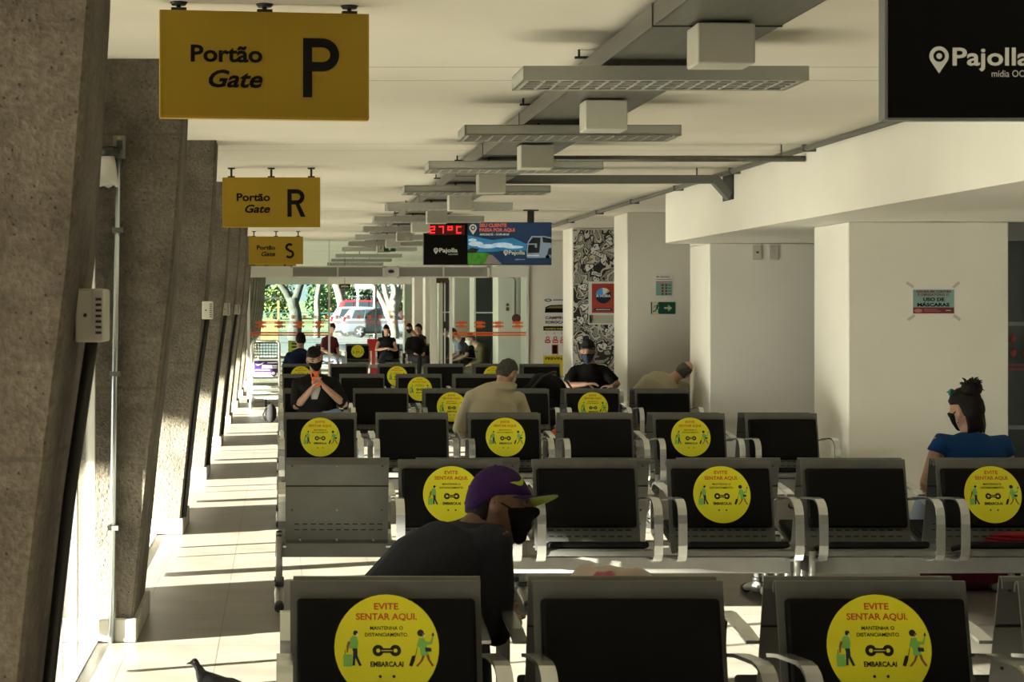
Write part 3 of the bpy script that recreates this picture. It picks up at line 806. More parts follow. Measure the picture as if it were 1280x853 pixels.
# ------------------------------------------------------------------ hanging advertising displays
def pin(g, x, y, h, F, d, m=LOGO, hole=SCREENB):
    r = h*0.36
    g.flat(arc(x, y + h - r, r, r, -35, 215, 24) + [(x, y)], F, m, d); g.circ(x, y + h - r, r*0.60, F, hole, d + .0006, 20); g.circ(x, y + h - r, r*0.30, F, m, d + .0012, 16)
ADN = mat('advert_night_blue', (0.006, 0.025, 0.065), 0.3, emit=0.25)
ADM = mat('advert_blue', (0.025, 0.14, 0.27), 0.3, emit=0.3, var=0.4, vscale=6)
ADC = mat('advert_cloud', (0.42, 0.55, 0.62), 0.3, emit=0.25, var=0.3, vscale=9)
ADG = mat('advert_grass', (0.04, 0.17, 0.015), 0.3, emit=0.25, var=0.4, vscale=20)
ADR = mat('advert_road', (0.20, 0.16, 0.14), 0.3, emit=0.15)
ADT = mat('advert_red_text', (0.55, 0.12, 0.06), 0.3, emit=0.3)
ADW = mat('advert_bus_grey', (0.20, 0.26, 0.33), 0.3, emit=0.2)
ADK = mat('advert_bus_dark', (0.012, 0.014, 0.018), 0.3)
def display(Y, label):
    W, H, zb = 1.56, 0.518, 2.177
    root = thing('advertising_display', (1.757, Y, zb), label, 'display', 'hanging advertising displays')
    g = G(SCREENB, GREYF); g.box(0, W, 0.0, 0.05, 0, H, SCREENB); g.box(-0.008, 0.0, -0.002, 0.052, -0.004, H+0.004, GREYF); g.box(0, W, -0.001, 0.05, -0.006, 0.0, GREYF)
    g.build('case', root)
    F = frame((0, -0.001, 0)); d = 0.002
    g = G(LEDOFF, LED)
    g.rect(.05, .50, .365, .485, F, LEDOFF, d)
    seg = {'2': 'abged', '7': 'abc', 'o': 'abfg', 'C': 'afed'}
    for i, ch in enumerate('27oC'):
        x0, y0, w, h, t = .075 + .107*i, .382, .062, .088, .013
        for s in seg[ch]:
            ym = y0 + h/2
            q = {'a': (x0, x0+w, y0+h-t, y0+h), 'g': (x0, x0+w, ym-t/2, ym+t/2), 'd': (x0, x0+w, y0, y0+t), 'f': (x0, x0+t, ym, y0+h), 'b': (x0+w-t, x0+w, ym, y0+h), 'e': (x0, x0+t, y0, ym), 'c': (x0+w-t, x0+w, y0, ym)}[s]
            g.rect(*q, F, LED, d + .001)
    g.build('temperature_readout', root, normals=False)['label'] = 'red LED readout of 27 degrees'
    g = G(LOGO, SCREENB)
    pin(g, .148, .128, .078, F, d); g.text('Pajolla', F, .052, LOGO, d, .187, .152, 'LEFT', .02, 0, .225); g.text('mídia OOH', F, .019, LOGO, d, .30, .118, 'LEFT', 0, 0, .115)
    g.build('logo', root, normals=False)
    g = G(ADN, ADM, ADC, ADG, ADR, ADT, ADW, ADK, LOGO)
    x0 = .535
    g.rect(x0, W-.004, .006, H-.004, F, ADN, d)
    g.flat([(x0, .15), (x0+.72, .17), (x0+.72, .25), (x0+.55, .33), (x0+.3, .30), (x0, .36)], F, ADM, d + .0006)
    for cx, cy, rx, ry in ((x0+.10, .255, .09, .03), (x0+.24, .225, .12, .025), (x0+.42, .24, .13, .03), (x0+.06, .30, .05, .02), (x0+.56, .215, .12, .018)): g.circ(cx, cy, rx, F, ADC, d + .001, 20, ry)
    g.flat([(x0, .006), (x0+.23, .006), (x0+.27, .13), (x0+.2, .15), (x0, .14)], F, ADG, d + .0014); g.flat([(x0, .14), (x0+.10, .15), (x0+.14, .19), (x0+.05, .21), (x0, .18)], F, mat('advert_tree', (0.012, 0.03, 0.012), 0.4), d + .0018)
    g.flat([(x0+.2, .006), (x0+.42, .006), (x0+.30, .12), (x0+.26, .12)], F, ADR, d + .0018)
    g.flat([(x0+.38, .006), (W-.004, .006), (W-.004, .17), (x0+.40, .17), (x0+.31, .12)], F, ADN, d + .0016)
    pin(g, x0+.065, .365, .13, F, d + .002, LOGO, ADN)
    g.text('SEU CLIENTE', F, .042, ADT, d + .002, x0+.145, .462, 'LEFT', .03, 0, .33); g.text('PASSA POR AQUI', F, .042, ADT, d + .002, x0+.145, .405, 'LEFT', .03, 0, .43)
    g.text('ANUNCIE - 3149-4010', F, .026, LOGO, d + .002, x0+.145, .357, 'LEFT', .03, 0, .36)
    pin(g, x0+.465, .105, .075, F, d + .003, LOGO, ADN); g.text('Pajolla', F, .048, LOGO, d + .003, x0+.50, .125, 'LEFT', .02, 0, .20); g.text('pajolla.com', F, .016, LOGO, d + .003, x0+.58, .058, 'LEFT', 0, 0, .12)
    bx = x0 + .72
    B = d + .004
    g.flat([(bx+.0, .09), (bx+.02, .08), (W-.004, .085), (W-.004, .335), (bx+.20, .35), (bx+.06, .35), (bx+.015, .28), (bx, .17)], F, ADW, B)
    g.flat([(bx+.01, .14), (bx+.155, .145), (bx+.165, .25), (bx+.17, .33), (bx+.075, .335), (bx+.025, .27)], F, ADK, B + .0006)
    g.flat([(bx+.19, .34), (W-.004, .315), (W-.004, .265), (bx+.20, .27)], F, ADK, B + .0006); g.flat([(bx+.25, .12), (bx+.27, .20), (W-.004, .205), (W-.004, .12)], F, ADK, B + .0006)
    g.rect(bx+.0, bx+.12, .244, .258, F, ADW, B + .001); g.rect(bx+.10, bx+.125, .21, .258, F, ADW, B + .0014)
    g.circ(bx+.255, .095, .025, F, ADK, B + .001, 18); g.circ(W-.045, .095, .02, F, ADK, B + .001, 18); g.rect(bx+.01, bx+.15, .105, .118, F, LOGO, B + .0012)
    g.build('advert_panel', root, normals=False)
    g = G(DARKM); g.box(1.27, 1.35, .01, .045, H-.01, ZC-zb); g.box(1.22, 1.40, .0, .06, ZC-zb-.015, ZC-zb); g.build('hanger', root)
display(5.09, 'large black hanging display with white pin logo, nearest, cut by the upper right corner')
display(21.5, 'small distant hanging display with red temperature readout and bus advert')
# ------------------------------------------------------------------ people
def skin(n, c): return mat('skin_' + n, c, 0.5, var=0.05, vscale=20)
SK1 = skin('tan', (0.36, 0.20, 0.125)); SK2 = skin('brown', (0.16, 0.085, 0.05)); SK3 = skin('light', (0.46, 0.26, 0.17))
HAIRK = mat('hair_black', (0.010, 0.008, 0.007), 0.6, bump=0.5, bscale=90, spec=0.12)
HAIRG = mat('hair_greying', (0.075, 0.068, 0.058), 0.8, var=0.5, vscale=60, bump=0.4, bscale=90, spec=0.12)
MASKK = mat('mask_black', (0.006, 0.006, 0.0065), 0.85, spec=0.1); MASKW = mat('mask_white', (0.62, 0.64, 0.62), 0.7); MASKN = mat('mask_navy', (0.012, 0.019, 0.045), 0.7)
EYEW = mat('eye_white', (0.16, 0.14, 0.12), 0.5); EYEK = mat('eye_dark', (0.02, 0.012, 0.008), 0.2)
def cloth(n, c, v=0.08): return mat('cloth_' + n, c, 0.9, var=v, vscale=7, bump=0.25, bscale=16, spec=0.2)
def remesh(o, vox, smooth=4):
    md = o.modifiers.new('r', 'REMESH'); md.mode = 'VOXEL'; md.voxel_size = vox; md.use_smooth_shade = True
    if smooth:
        sm = o.modifiers.new('s', 'SMOOTH'); sm.iterations = smooth; sm.factor = 0.5
    dg = bpy.context.evaluated_depsgraph_get(); dg.update()
    me = bpy.data.meshes.new_from_object(o.evaluated_get(dg))
    o.modifiers.clear(); old = o.data; me.name = old.name; o.data = me; bpy.data.meshes.remove(old)
    for p in me.polygons: p.use_smooth = True
    return o
def lerp(a, b, t): return a + (b - a) * t
def seated(x, y, rz, seat=0.43, lean=0.0, **kw):
    """joints of a person sitting upright at (x,y), facing -Y before the turn rz; L is the -X side"""
    M = Matrix.Rotation(rz, 3, 'Z'); o = Vector((x, y, 0))
    J = dict(pelvis=(0, 0.0, seat+.09), waist=(0, .02-lean*.2, seat+.27), chest=(0, .02-lean*.55, seat+.44), neck=(0, .0-lean*.85, seat+.585), head=(0, -.03-lean, seat+.73),
             shL=(-.170, .01-lean*.75, seat+.49), shR=(.170, .01-lean*.75, seat+.49), elL=(-.24, -.03-lean*.5, seat+.25), elR=(.24, -.03-lean*.5, seat+.25), wrL=(-.12, -.24, seat+.17), wrR=(.12, -.24, seat+.17),
             hipL=(-.085, -.03, seat+.07), hipR=(.085, -.03, seat+.07), knL=(-.11, -.43, seat+.06), knR=(.11, -.43, seat+.06), anL=(-.11, -.42, .085), anR=(.11, -.42, .085))
    J = {k: o + M @ Vector(v) for k, v in J.items()}
    f = M @ Vector((0, -1, 0))
    J['fwd'] = f; J['up'] = Vector((0, 0, 1)); J['toe'] = f
    for k, v in kw.items(): J[k] = Vector(v)
    return J
def head_frame(J):
    f = J['fwd'].normalized(); u = (J['up'] - f * f.dot(J['up'])).normalized(); r = f.cross(u)
    return r, f, u
def sm(a, b, x):
    t = max(0.0, min(1.0, (x - a) / (b - a))); return t*t*(3 - 2*t)
def head_pt(d):
    x, y, z = d
    px, py, pz = .074*x, .094*y, .118*z
    if z < 0:
        px *= 1 - .28*(-z)**1.3; py = py * (1 - .10*(-z)) + (.014*(-z) if y > 0 else .012*(-z))
    if y > .3:
        w = math.exp(-(x/.20)**2)                                   # nose
        py += w * .023 * sm(.22, -.16, z) * sm(-.40, -.20, z)
        py += .005 * math.exp(-((z-.20)/.10)**2) * sm(.75, .2, abs(x))   # brow
        for s in (-1, 1): py -= .010 * math.exp(-((x - s*.42)/.17)**2 - ((z - .06)/.10)**2)
        py += .006 * math.exp(-(x/.26)**2 - ((z + .52)/.09)**2)          # lips
        py += .008 * math.exp(-(x/.25)**2 - ((z + .85)/.12)**2)          # chin
    return px, py, pz
def field_shell(name, root, J, fn, m, sub=4, hs=1.0):
    """closed shell round the head: fn(d) -> radial scale"""
    r, f, u = head_frame(J); bm = bmesh.new(); bmesh.ops.create_icosphere(bm, subdivisions=sub, radius=1)
    o = J['head'] - J['root']
    for v in bm.verts:
        d = v.co.normalized(); px, py, pz = head_pt((d.x, d.y, d.z)); k = fn(d.x, d.y, d.z) * hs
        v.co = o + r*px*k + f*py*k + u*pz*k
    for fc in bm.faces: fc.smooth = True
    me = bpy.data.meshes.new(name); bm.to_mesh(me); bm.free(); me.materials.append(m)
    ob = bpy.data.objects.new(name, me); COL.objects.link(ob); ob.parent = root
    return ob
def short_hair(x, y, z):
    k = sm(.22, .42, z + (.0 if y > 0 else .75*min(1, -y*2.0)) - .10*abs(x)*(1 if y > .2 else -.5))
    return .90 + (.19 + .02*math.sin(14*x+9*z))*k
def mask_fn(x, y, z):
    k = sm(.18, .36, y) * sm(-.10 + .12*(1-abs(x)), -.17 + .12*(1-abs(x)), z) * sm(-1.02, -.90, z)
    return .90 + .175*k
def hand(g, w, d, n, curl, sc=1.0, spread=0.0, tside=1):
    """palm and five fingers; w wrist, d direction, n palm normal (fingers curl towards n)"""
    d = d.normalized(); n = (n - d*n.dot(d)).normalized(); l = d.cross(n)*tside
    pl = .088*sc
    g.etube([(w - d*.02, l*.024*sc, n*.017*sc), (w + d*.02*sc, l*.031*sc, n*.016*sc), (w + d*pl*.7, l*.040*sc, n*.014*sc), (w + d*pl, l*.038*sc, n*.011*sc)], 12)
    for i, L in enumerate((.066, .074, .070, .054)):
        q = (1.5 - i)
        b = w + d*(pl*.93) + l*(.0195*q*sc); dd = (d + l*(.10*q*spread)).normalized(); p = [b]
        for s, fr in ((.35, .42), (.75, .33), (1.0, .25)):
            a = curl*s; p.append(p[-1] + (dd*math.cos(a) + n*math.sin(a))*L*fr*sc)
        g.tube(p, [.0092*sc, .0088*sc, .0078*sc, .0062*sc], 8)
    b = w + d*.025*sc + l*.026*sc; a1 = (l*.75 + d*.6 + n*.35).normalized(); a2 = (l*.25 + d*.8 + n*.55).normalized()
    g.tube([b, b + a1*.038*sc, b + a1*.038*sc + a2*.030*sc, b + a1*.038*sc + a2*.052*sc], [.013*sc, .0115*sc, .010*sc, .007*sc], 8)
def tors(J, k, inf):
    """torso rings, k widths, inf inflation"""
    lat = (J['shR'] - J['shL']).normalized(); rt = J['root']
    hip = (J['hipR'] - J['hipL']).normalized()
    pts = [J['pelvis'] - Vector((0, 0, .06)), J['pelvis'], J['waist'], J['chest'], lerp(J['chest'], (J['shL']+J['shR'])/2, .75), lerp((J['shL']+J['shR'])/2, J['neck'], .65), J['neck']]
    W = [.14, .165, .148, .172, .165, .105, .062]; D = [.11, .118, .108, .122, .105, .075, .062]
    out = []
    for i, p in enumerate(pts):
        t = (pts[min(i+1, 6)] - pts[max(i-1, 0)]).normalized(); a = lerp(hip, lat, min(1, i/3)); a = (a - t*a.dot(t)).normalized(); b = t.cross(a)
        out.append((p - rt, a*(W[i]*k + inf), b*(D[i]*k + inf)))
    return out
def person(J, label, skn=SK1, top=None, sleeve='short', legs=None, shoes=None, hair=None, mask=None, bulk=1.0, vox=.009, hs=1.0, hands=(None, None), extra=None, group=None, hood=False, feet=True, eyes=False, collar=0.0):
    J['root'] = Vector((J['pelvis'].x, J['pelvis'].y, 0)); rt = J['root']
    J['hs'] = hs
    root = thing('person', rt, label, 'person', group)
    A = lambda k: J[k] - rt
    lat = (J['shR'] - J['shL']).normalized()
    # --- continuous body
    g = G(skn)
    g.etube(tors(J, bulk, 0), 20)
    r, f, u = head_frame(J); h = A('head')
    g.tube([A('neck') - (A('head')-A('neck')).normalized()*.05, A('neck'), lerp(A('neck'), h - f*.012, .55), h - f*.01], [.066, .058, .054, .052], 12)
    q = bmesh.ops.create_icosphere(g.bm, subdivisions=4, radius=1)
    for v in q['verts']:
        d = v.co.normalized(); px, py, pz = head_pt((d.x, d.y, d.z)); v.co = h + (r*px + f*py + u*pz)*hs
    for s in (-1, 1):
        g.ico(h + r*s*.074*hs - f*.004 - u*.004, (.013, .021, .032), sub=2, M=Matrix((r, f, u)).transposed())
    for sd in 'LR':
        s, e, w = A('sh'+sd), A('el'+sd), A('wr'+sd)
        g.tube([lerp(s, A('chest'), .35), s, lerp(s, e, .4), e, lerp(e, w, .3), w], [.06*bulk, .058*bulk, .047*bulk, .039, .039, .026], 12)
        hd = hands['LR'.index(sd)]
        if hd: hand(g, w, Vector(hd[0]), Vector(hd[1]), hd[2], 1.0, hd[3] if len(hd) > 3 else 0, hd[4] if len(hd) > 4 else (1 if sd == 'L' else -1))
        else: hand(g, w, (w - e), Vector((0, 0, -1)) + f*.1, .7, 1.0, 0, 1 if sd == 'L' else -1)
        hp, k, a = A('hip'+sd), A('kn'+sd), A('an'+sd)
        g.tube([lerp(hp, A('pelvis'), .4), hp, lerp(hp, k, .5), k, lerp(k, a, .3), a], [.09*bulk, .086*bulk, .07*bulk, .053, .05, .036], 12)
        tv = J['toe'].normalized()
        g.tube([a - tv*.03 - Vector((0, 0, .03)), a + tv*.07 - Vector((0, 0, .045)), a + tv*.14 - Vector((0, 0, .055))], [.035, .035, .022], 10)
    body = remesh(g.build('body', root), min(vox, .0065) if vox < .01 else vox, 2)
    # --- clothing
    if top:
        g = G(top); inf = .012
        T = tors(J, bulk, inf)[0:6]
        c, a, b = T[-1]; tn = (A('neck') - c).normalized()
        T.append((A('neck') + (A('head')-A('neck')).normalized()*collar, tors(J, bulk, inf)[6][1]*.98, tors(J, bulk, inf)[6][2]*.98))
        g.etube(T, 20)
        for sd in 'LR':
            s, e, w = A('sh'+sd), A('el'+sd), A('wr'+sd)
            g.ico(lerp(s, A('chest'), .06), (.064 if sleeve != 'none' else .058)*bulk, sub=3)
            if sleeve == 'none':
                g.tube([lerp(s, A('chest'), .4), s, lerp(s, e, .22)], [.085*bulk, .072*bulk, .064*bulk], 14)
            elif sleeve == 'short':
                g.tube([lerp(s, A('chest'), .35), s, lerp(s, e, .4), lerp(s, e, .78)], [.080*bulk, .062*bulk, .062*bulk, .060*bulk], 14)
            elif sleeve == 'elbow':
                g.tube([lerp(s, A('chest'), .35), s, lerp(s, e, .5), e, lerp(e, w, .10)], [.082*bulk, .062*bulk, .063*bulk, .058*bulk, .052*bulk], 14)
            else:
                g.tube([lerp(s, A('chest'), .35), s, lerp(s, e, .5), e, lerp(e, w, .35), lerp(e, w, .94)], [.082*bulk, .062*bulk, .063*bulk, .058*bulk, .053*bulk, .040], 14)
        if hood:
            n0 = A('neck'); bk = -f; up = (A('neck')-A('chest')).normalized()
            bk = (Vector((0, -1, 0)) if hood is True else Vector(hood)).normalized()
            g.etube([(n0 + bk*.085 - up*.06 - lat*.001, lat*.06, bk*.04), (n0 + bk*.095 - up*.02, lat*.14, bk*.065), (n0 + bk*.07 + up*.035, lat*.135, bk*.075), (n0 + bk*.03 + up*.065, lat*.10, bk*.06)], 16)
        remesh(g.build('shirt' if not hood else 'hoodie', root), vox, 16)
    if legs:
        g = G(legs); inf = .010
        g.etube(tors(J, bulk, inf)[0:3], 18)
        for sd in 'LR':
            hp, k, a = A('hip'+sd), A('kn'+sd), A('an'+sd)
            g.tube([lerp(hp, A('pelvis'), .4), hp, lerp(hp, k, .5), k, lerp(k, a, .3), lerp(k, a, .93)], [.10*bulk, .097*bulk, .08*bulk, .065, .062, .052], 14)
        remesh(g.build('trousers', root), vox*1.2, 3)
    if shoes:
        tv = J['toe'].normalized(); sv = tv.cross(Vector((0, 0, 1)))
        for sd in 'LR':
            a = A('an'+sd); g = G(shoes); dn = Vector((0, 0, -1))
            g.etube([(a - tv*.065 + dn*.045, sv*.028, dn*.03), (a - tv*.05 + dn*.035, sv*.04, dn*.045), (a + dn*.03, sv*.043, dn*.048), (a + tv*.07 + dn*.048, sv*.046, dn*.034), (a + tv*.14 + dn*.056, sv*.045, dn*.026), (a + tv*.175 + dn*.062, sv*.03, dn*.018)], 14)
            g.build('shoe', root)
    if hair:
        field_shell('hair', root, J, hair[0], hair[1], 4 if vox < .01 else 3, hs)
    if mask:
        o = field_shell('face_mask', root, J, mask_fn, mask, 5 if vox < .008 else 4, hs); o['label'] = 'face mask'
        for s in (-1, 1):
            g = G(mask); g.tube([h + (r*s*.066 + f*.055 - u*.028)*hs, h + (r*s*.078 + f*.015 - u*.0)*hs, h + (r*s*.083 - f*.012 + u*.004)*hs], .0028, 6)
            g.build('mask_strap', root)
    if eyes:
        for s in (-1, 1):
            g = G(EYEW, EYEK); p = h + (r*s*.031 + f*.078 + u*.008)*hs
            g.ico(p, .0115, EYEW, 2); g.ico(p + f*.006, (.0072, .0072, .0072), EYEK, 2); g.build('eye', root)
            g = G(HAIRK); g.tube([h + (r*s*.014 + f*.089 + u*.026)*hs, h + (r*s*.031 + f*.088 + u*.031)*hs, h + (r*s*.05 + f*.076 + u*.027)*hs], [.003, .0042, .002], 6); g.build('eyebrow', root)
    if extra: extra(root, J, r, f, u, h)
    return root
def cap(root, J, r, f, u, h, m, mb=None, swoosh=None, visor=.085):
    hs = J.get('hs', 1.0)
    tl = J.get('cap_edge', 0.0)
    def fn(x, y, z): return .88 + .26*sm(.20 + tl, .28 + tl, z + (.30*min(1, -y*1.5) if y < 0 else 0)) + .03*sm(.4, 1, z)
    o = field_shell('cap_crown', root, J, fn, m, 5, hs)
    g = G(m, mb or m); n = 14; q = 5; rows = [[], []]
    for sgn, lst in ((0, rows[0]), (1, rows[1])):
        for j in range(q+1):
            v = j/q; row = []
            for i in range(n+1):
                a = -1 + 2*i/n
                p = h + hs*r*(a*.084*(1 - .12*v)) + hs*f*(.100*math.sqrt(max(0, 1 - (.80*a)**2)) - .012 + visor*v*math.sqrt(max(0.05, 1 - .62*a*a))) + hs*u*(.032 + .118*tl - .014*v - .014*a*a + .012*v*v - .004*sgn)
                row.append(g.bm.verts.new(p))
            lst.append(row)
    for sgn in (0, 1):
        k = g.mi(m if sgn == 0 else (mb or m)); L = rows[sgn]
        for j in range(q):
            for i in range(n):
                fc = g.bm.faces.new((L[j][i], L[j][i+1], L[j+1][i+1], L[j+1][i])); fc.material_index = k; fc.smooth = True
    T, B = rows
    edge = [T[0][i] for i in range(n+1)] + [T[j][n] for j in range(1, q+1)] + [T[q][i] for i in range(n-1, -1, -1)] + [T[j][0] for j in range(q-1, 0, -1)]
    eb = [B[0][i] for i in range(n+1)] + [B[j][n] for j in range(1, q+1)] + [B[q][i] for i in range(n-1, -1, -1)] + [B[j][0] for j in range(q-1, 0, -1)]
    for i in range(len(edge)):
        j = (i+1) % len(edge); g.bm.faces.new((edge[i], edge[j], eb[j], eb[i]))
    b = g.build('cap_visor', root)
    if mb: b['label'] = 'curved visor with lime underside'
    g = G(m); g.ico(h + u*.118*1.17*hs, .006, sub=1); g.build('cap_button', root)
    if swoosh:
        g = G(swoosh)
        # curved tick on the front right of the crown
        Lo = []; Up = []
        for i in range(15):
            t = i/14; az = R(14 + 50*t); el = .72 - .26*math.sin(min(1, t*1.25)*math.pi*.62) + .16*t*t*0
            wv = .055*math.sin(math.pi*min(1, .08 + t*.92))
            for lst, e in ((Lo, el - wv), (Up, el + wv)):
                zz = e; xy = math.sqrt(1 - zz*zz); d = (math.sin(az)*xy, math.cos(az)*xy, zz); px, py, pz = head_pt(d); k = 1.165 + .03*sm(.4, 1, zz)
                lst.append(h + (r*px*k + f*py*k + u*pz*k)*hs)
        for i in range(14): g.face([Lo[i], Lo[i+1], Up[i+1], Up[i]], swoosh)
        g.build('cap_emblem', root)['label'] = 'lime curved tick emblem'

# 1. man in the purple cap, leaning forward, seen from his right side
PURP = mat('cap_purple', (0.035, 0.010, 0.075), 0.85, var=0.15, vscale=30, bump=0.2, bscale=140, spec=0.2); LIME = mat('cap_lime', (0.42, 0.55, 0.02), 0.8)
J = dict(pelvis=Vector((.31, 5.66, .50)), waist=Vector((.36, 5.72, .635)), chest=Vector((.495, 5.80, .755)), neck=Vector((.632, 5.865, .872)), head=Vector((.733, 5.885, .955)),
         shR=Vector((.695, 5.71, .862)), shL=Vector((.57, 6.03, .82)), elR=Vector((.69, 5.72, .575)), elL=Vector((.60, 6.18, .56)), wrR=Vector((.80, 6.0, .56)), wrL=Vector((.72, 6.12, .60)),
         hipL=Vector((.22, 5.70, .485)), hipR=Vector((.41, 5.68, .485)), knL=Vector((.30, 6.12, .50)), knR=Vector((.66, 6.02, .47)), anL=Vector((.30, 6.10, .085)), anR=Vector((.68, 6.05, .085)),
         fwd=Vector((.985, -.15, .10)), up=Vector((-.02, .33, 1)), toe=Vector((.2, 1, 0)))
def x1(root, J, r, f, u, h): cap(root, J, r, f, u, h, PURP, LIME, LIME, .098)
def hair_low(x, y, z): return .90 + .19*sm(.0, .25, z + .62*min(1, max(0, -y*1.8)))*(1 - sm(.1, .35, y)*0)
person(J, 'man in purple cap and dark shirt leaning forward, seen from the side, black mask', SK2, cloth('charcoal_shirt', (0.022, 0.024, 0.031)), 'elbow', cloth('dark_jeans', (0.02, 0.024, 0.035)), RUBBER, (lambda x, y, z: .90 + .17*sm(.0, .2, z*.6 + .62*min(1, max(0, -y*1.6)) - .15) , HAIRK), MASKK, 1.12, .007, 1.07, ((( .3, -.6, .3), (0, 0, -1), .9), ((-.2, .7, .3), (0, 0, -1), .9)), x1, None, eyes=True, collar=.085)

# 2. young man with the orange phone
PH = Vector((.362, 17.30, .90))
J = seated(.35, 17.55, 0, .43, .08, head=(.345, 17.50, 1.135), neck=(.355, 17.56, .985), shL=(.175, 17.56, .885), shR=(.535, 17.56, .89), elL=(.165, 17.42, .665), elR=(.635, 17.42, .685),
           wrL=(.318, 17.30, .855), wrR=(.430, 17.31, .875), knL=(.10, 17.12, .50), knR=(.55, 17.10, .60), anR=(.30, 17.02, .46), anL=(.13, 17.08, .085), fwd=(.14, -.93, -.26), up=(-.16, -.25, 1))
BLACKJ = cloth('black_jacket', (0.010, 0.010, 0.010)); TEE = cloth('white_tee', (0.50, 0.49, 0.44))
def x2(root, J, r, f, u, h):
    g = G(TEE); c = J['chest'] - J['root']; n = J['neck'] - J['root']
    g.etube([(n + Vector((0, -.055, -.005)), Vector((.035, 0, 0)), Vector((0, .03, 0))), (n + Vector((0, -.125, -.08)), Vector((.052, 0, 0)), Vector((0, .03, 0))), (c + Vector((0, -.125, -.02)), Vector((.055, 0, 0)), Vector((0, .03, 0))), (c + Vector((-.01, -.12, -.13)), Vector((.03, 0, 0)), Vector((0, .025, 0)))], 12)
    g.build('tee_shirt', root)['label'] = 'white tee under the jacket'
def quiff(x, y, z): return short_hair(x, y, z) + .12*sm(.35, .85, z)*sm(-.5, .6, y) + .03*sm(.2, .5, z)
p2 = person(J, 'young man with orange phone, black jacket and black mask on a front-facing bench', SK1, BLACKJ, 'elbow', cloth('blue_jeans', (0.13, 0.19, 0.27)), RUBBER, (quiff, HAIRK), MASKK, 1.06, .008, 1.0,
            (((.35, -.1, .75), (.75, -.2, -.1), 1.0, 0, -1), ((-.45, -.1, .65), (-.75, -.2, -.1), 1.0, 0, 1)), x2, None, eyes=True)
PHONE = mat('phone_orange', (0.85, 0.14, 0.03), 0.45)
root = thing('phone', PH, 'bright orange phone held up by the young man in black', 'phone')
Mp = Matrix.Rotation(R(-14), 4, 'Y') @ Matrix.Rotation(R(-12), 4, 'X')
g = G(PHONE); g.box(-.038, .038, -.006, .006, -.03, .118, bev=.006, M=Mp); g.build('case', root)
g = G(INK); g.box(-.028, -.008, -.0085, -.006, .070, .105, bev=.002, M=Mp); g.build('camera_lens', root)
g = G(SCREENB); g.box(-.034, .034, .006, .0068, -.024, .112, M=Mp); g.build('screen', root)

# 3. man in the beige hoodie, from behind, head bowed to the right
HOOD = cloth('beige_hoodie', (0.47, 0.42, 0.29), .06)
J = seated(1.70, 14.08, math.pi, .43, 0, waist=(1.70, 14.10, .69), chest=(1.715, 14.17, .845), neck=(1.79, 14.26, .985), head=(1.845, 14.33, 1.105), shL=(1.93, 14.26, .895), shR=(1.545, 14.14, .915), elL=(2.0, 14.28, .66), elR=(1.46, 14.25, .655),
           wrL=(1.93, 14.48, .60), wrR=(1.62, 14.46, .60), fwd=(.62, .55, -.42), up=(.30, .25, .9))
person(J, 'man in beige hoodie seen from behind with bowed greying head', SK3, HOOD, 'long', cloth('dark_trousers', (0.03, 0.03, 0.035)), RUBBER, (short_hair, HAIRG), MASKW, 1.16, .008, 1.0, (None, None), None, None, hood=(-.1, -1, .15))

# 4. man in black shirt and black cap facing the camera
CAPK = mat('cap_black', (0.010, 0.010, 0.010), 0.85)
J = seated(3.80, 21.62, 0, .43, 0, head=(3.765, 21.53, 1.105), neck=(3.80, 21.60, .97), shL=(3.61, 21.60, .865), shR=(3.99, 21.60, .865), elL=(3.50, 21.50, .70), elR=(4.13, 21.52, .705), wrL=(3.72, 21.34, .725), wrR=(4.02, 21.32, .70), fwd=(-.28, -1, -.04))
J['cap_edge'] = .17
person(J, 'man in black cap, black polo shirt and navy mask sitting by the patterned wall panel', SK3, cloth('black_polo', (0.009, 0.009, 0.010)), 'short', cloth('dark_trousers', (0.03, 0.03, 0.035)), RUBBER, None, MASKN, 1.14, .009, 1.2,
       (((1, -.05, .05), (0, -.3, -1), .8), ((-.6, .3, .0), (0, 0, -1), .8)), lambda root, J, r, f, u, h: cap(root, J, r, f, u, h, CAPK, None, None, .075), None, eyes=True, collar=0.0)

# 5. man asleep against the pier
OLIVE = cloth('olive_shirt', (0.36, 0.325, 0.215), .06)
J = seated(3.88, 18.42, math.pi, .43, 0, waist=(3.92, 18.44, .67), chest=(4.0, 18.46, .80), neck=(4.12, 18.46, .895), head=(4.225, 18.44, .985), shL=(4.25, 18.50, .80), shR=(3.85, 18.44, .885), elL=(4.24, 18.62, .60), elR=(3.70, 18.46, .68), wrL=(4.05, 18.78, .58), wrR=(3.78, 18.72, .60),
           fwd=(.35, .85, -.25), up=(.62, -.10, .62))
def balding(x, y, z): return .92 + .11*(1 - sm(.45, .85, z)) * sm(.40, .15, y) * sm(-.62, -.42, z)
person(J, 'balding man in olive shirt asleep with his head against the white pier', SK3, OLIVE, 'long', cloth('khaki_trousers', (0.14, 0.12, 0.08)), RUBBER, (balding, HAIRG), None, 1.14, .009, 1.0)

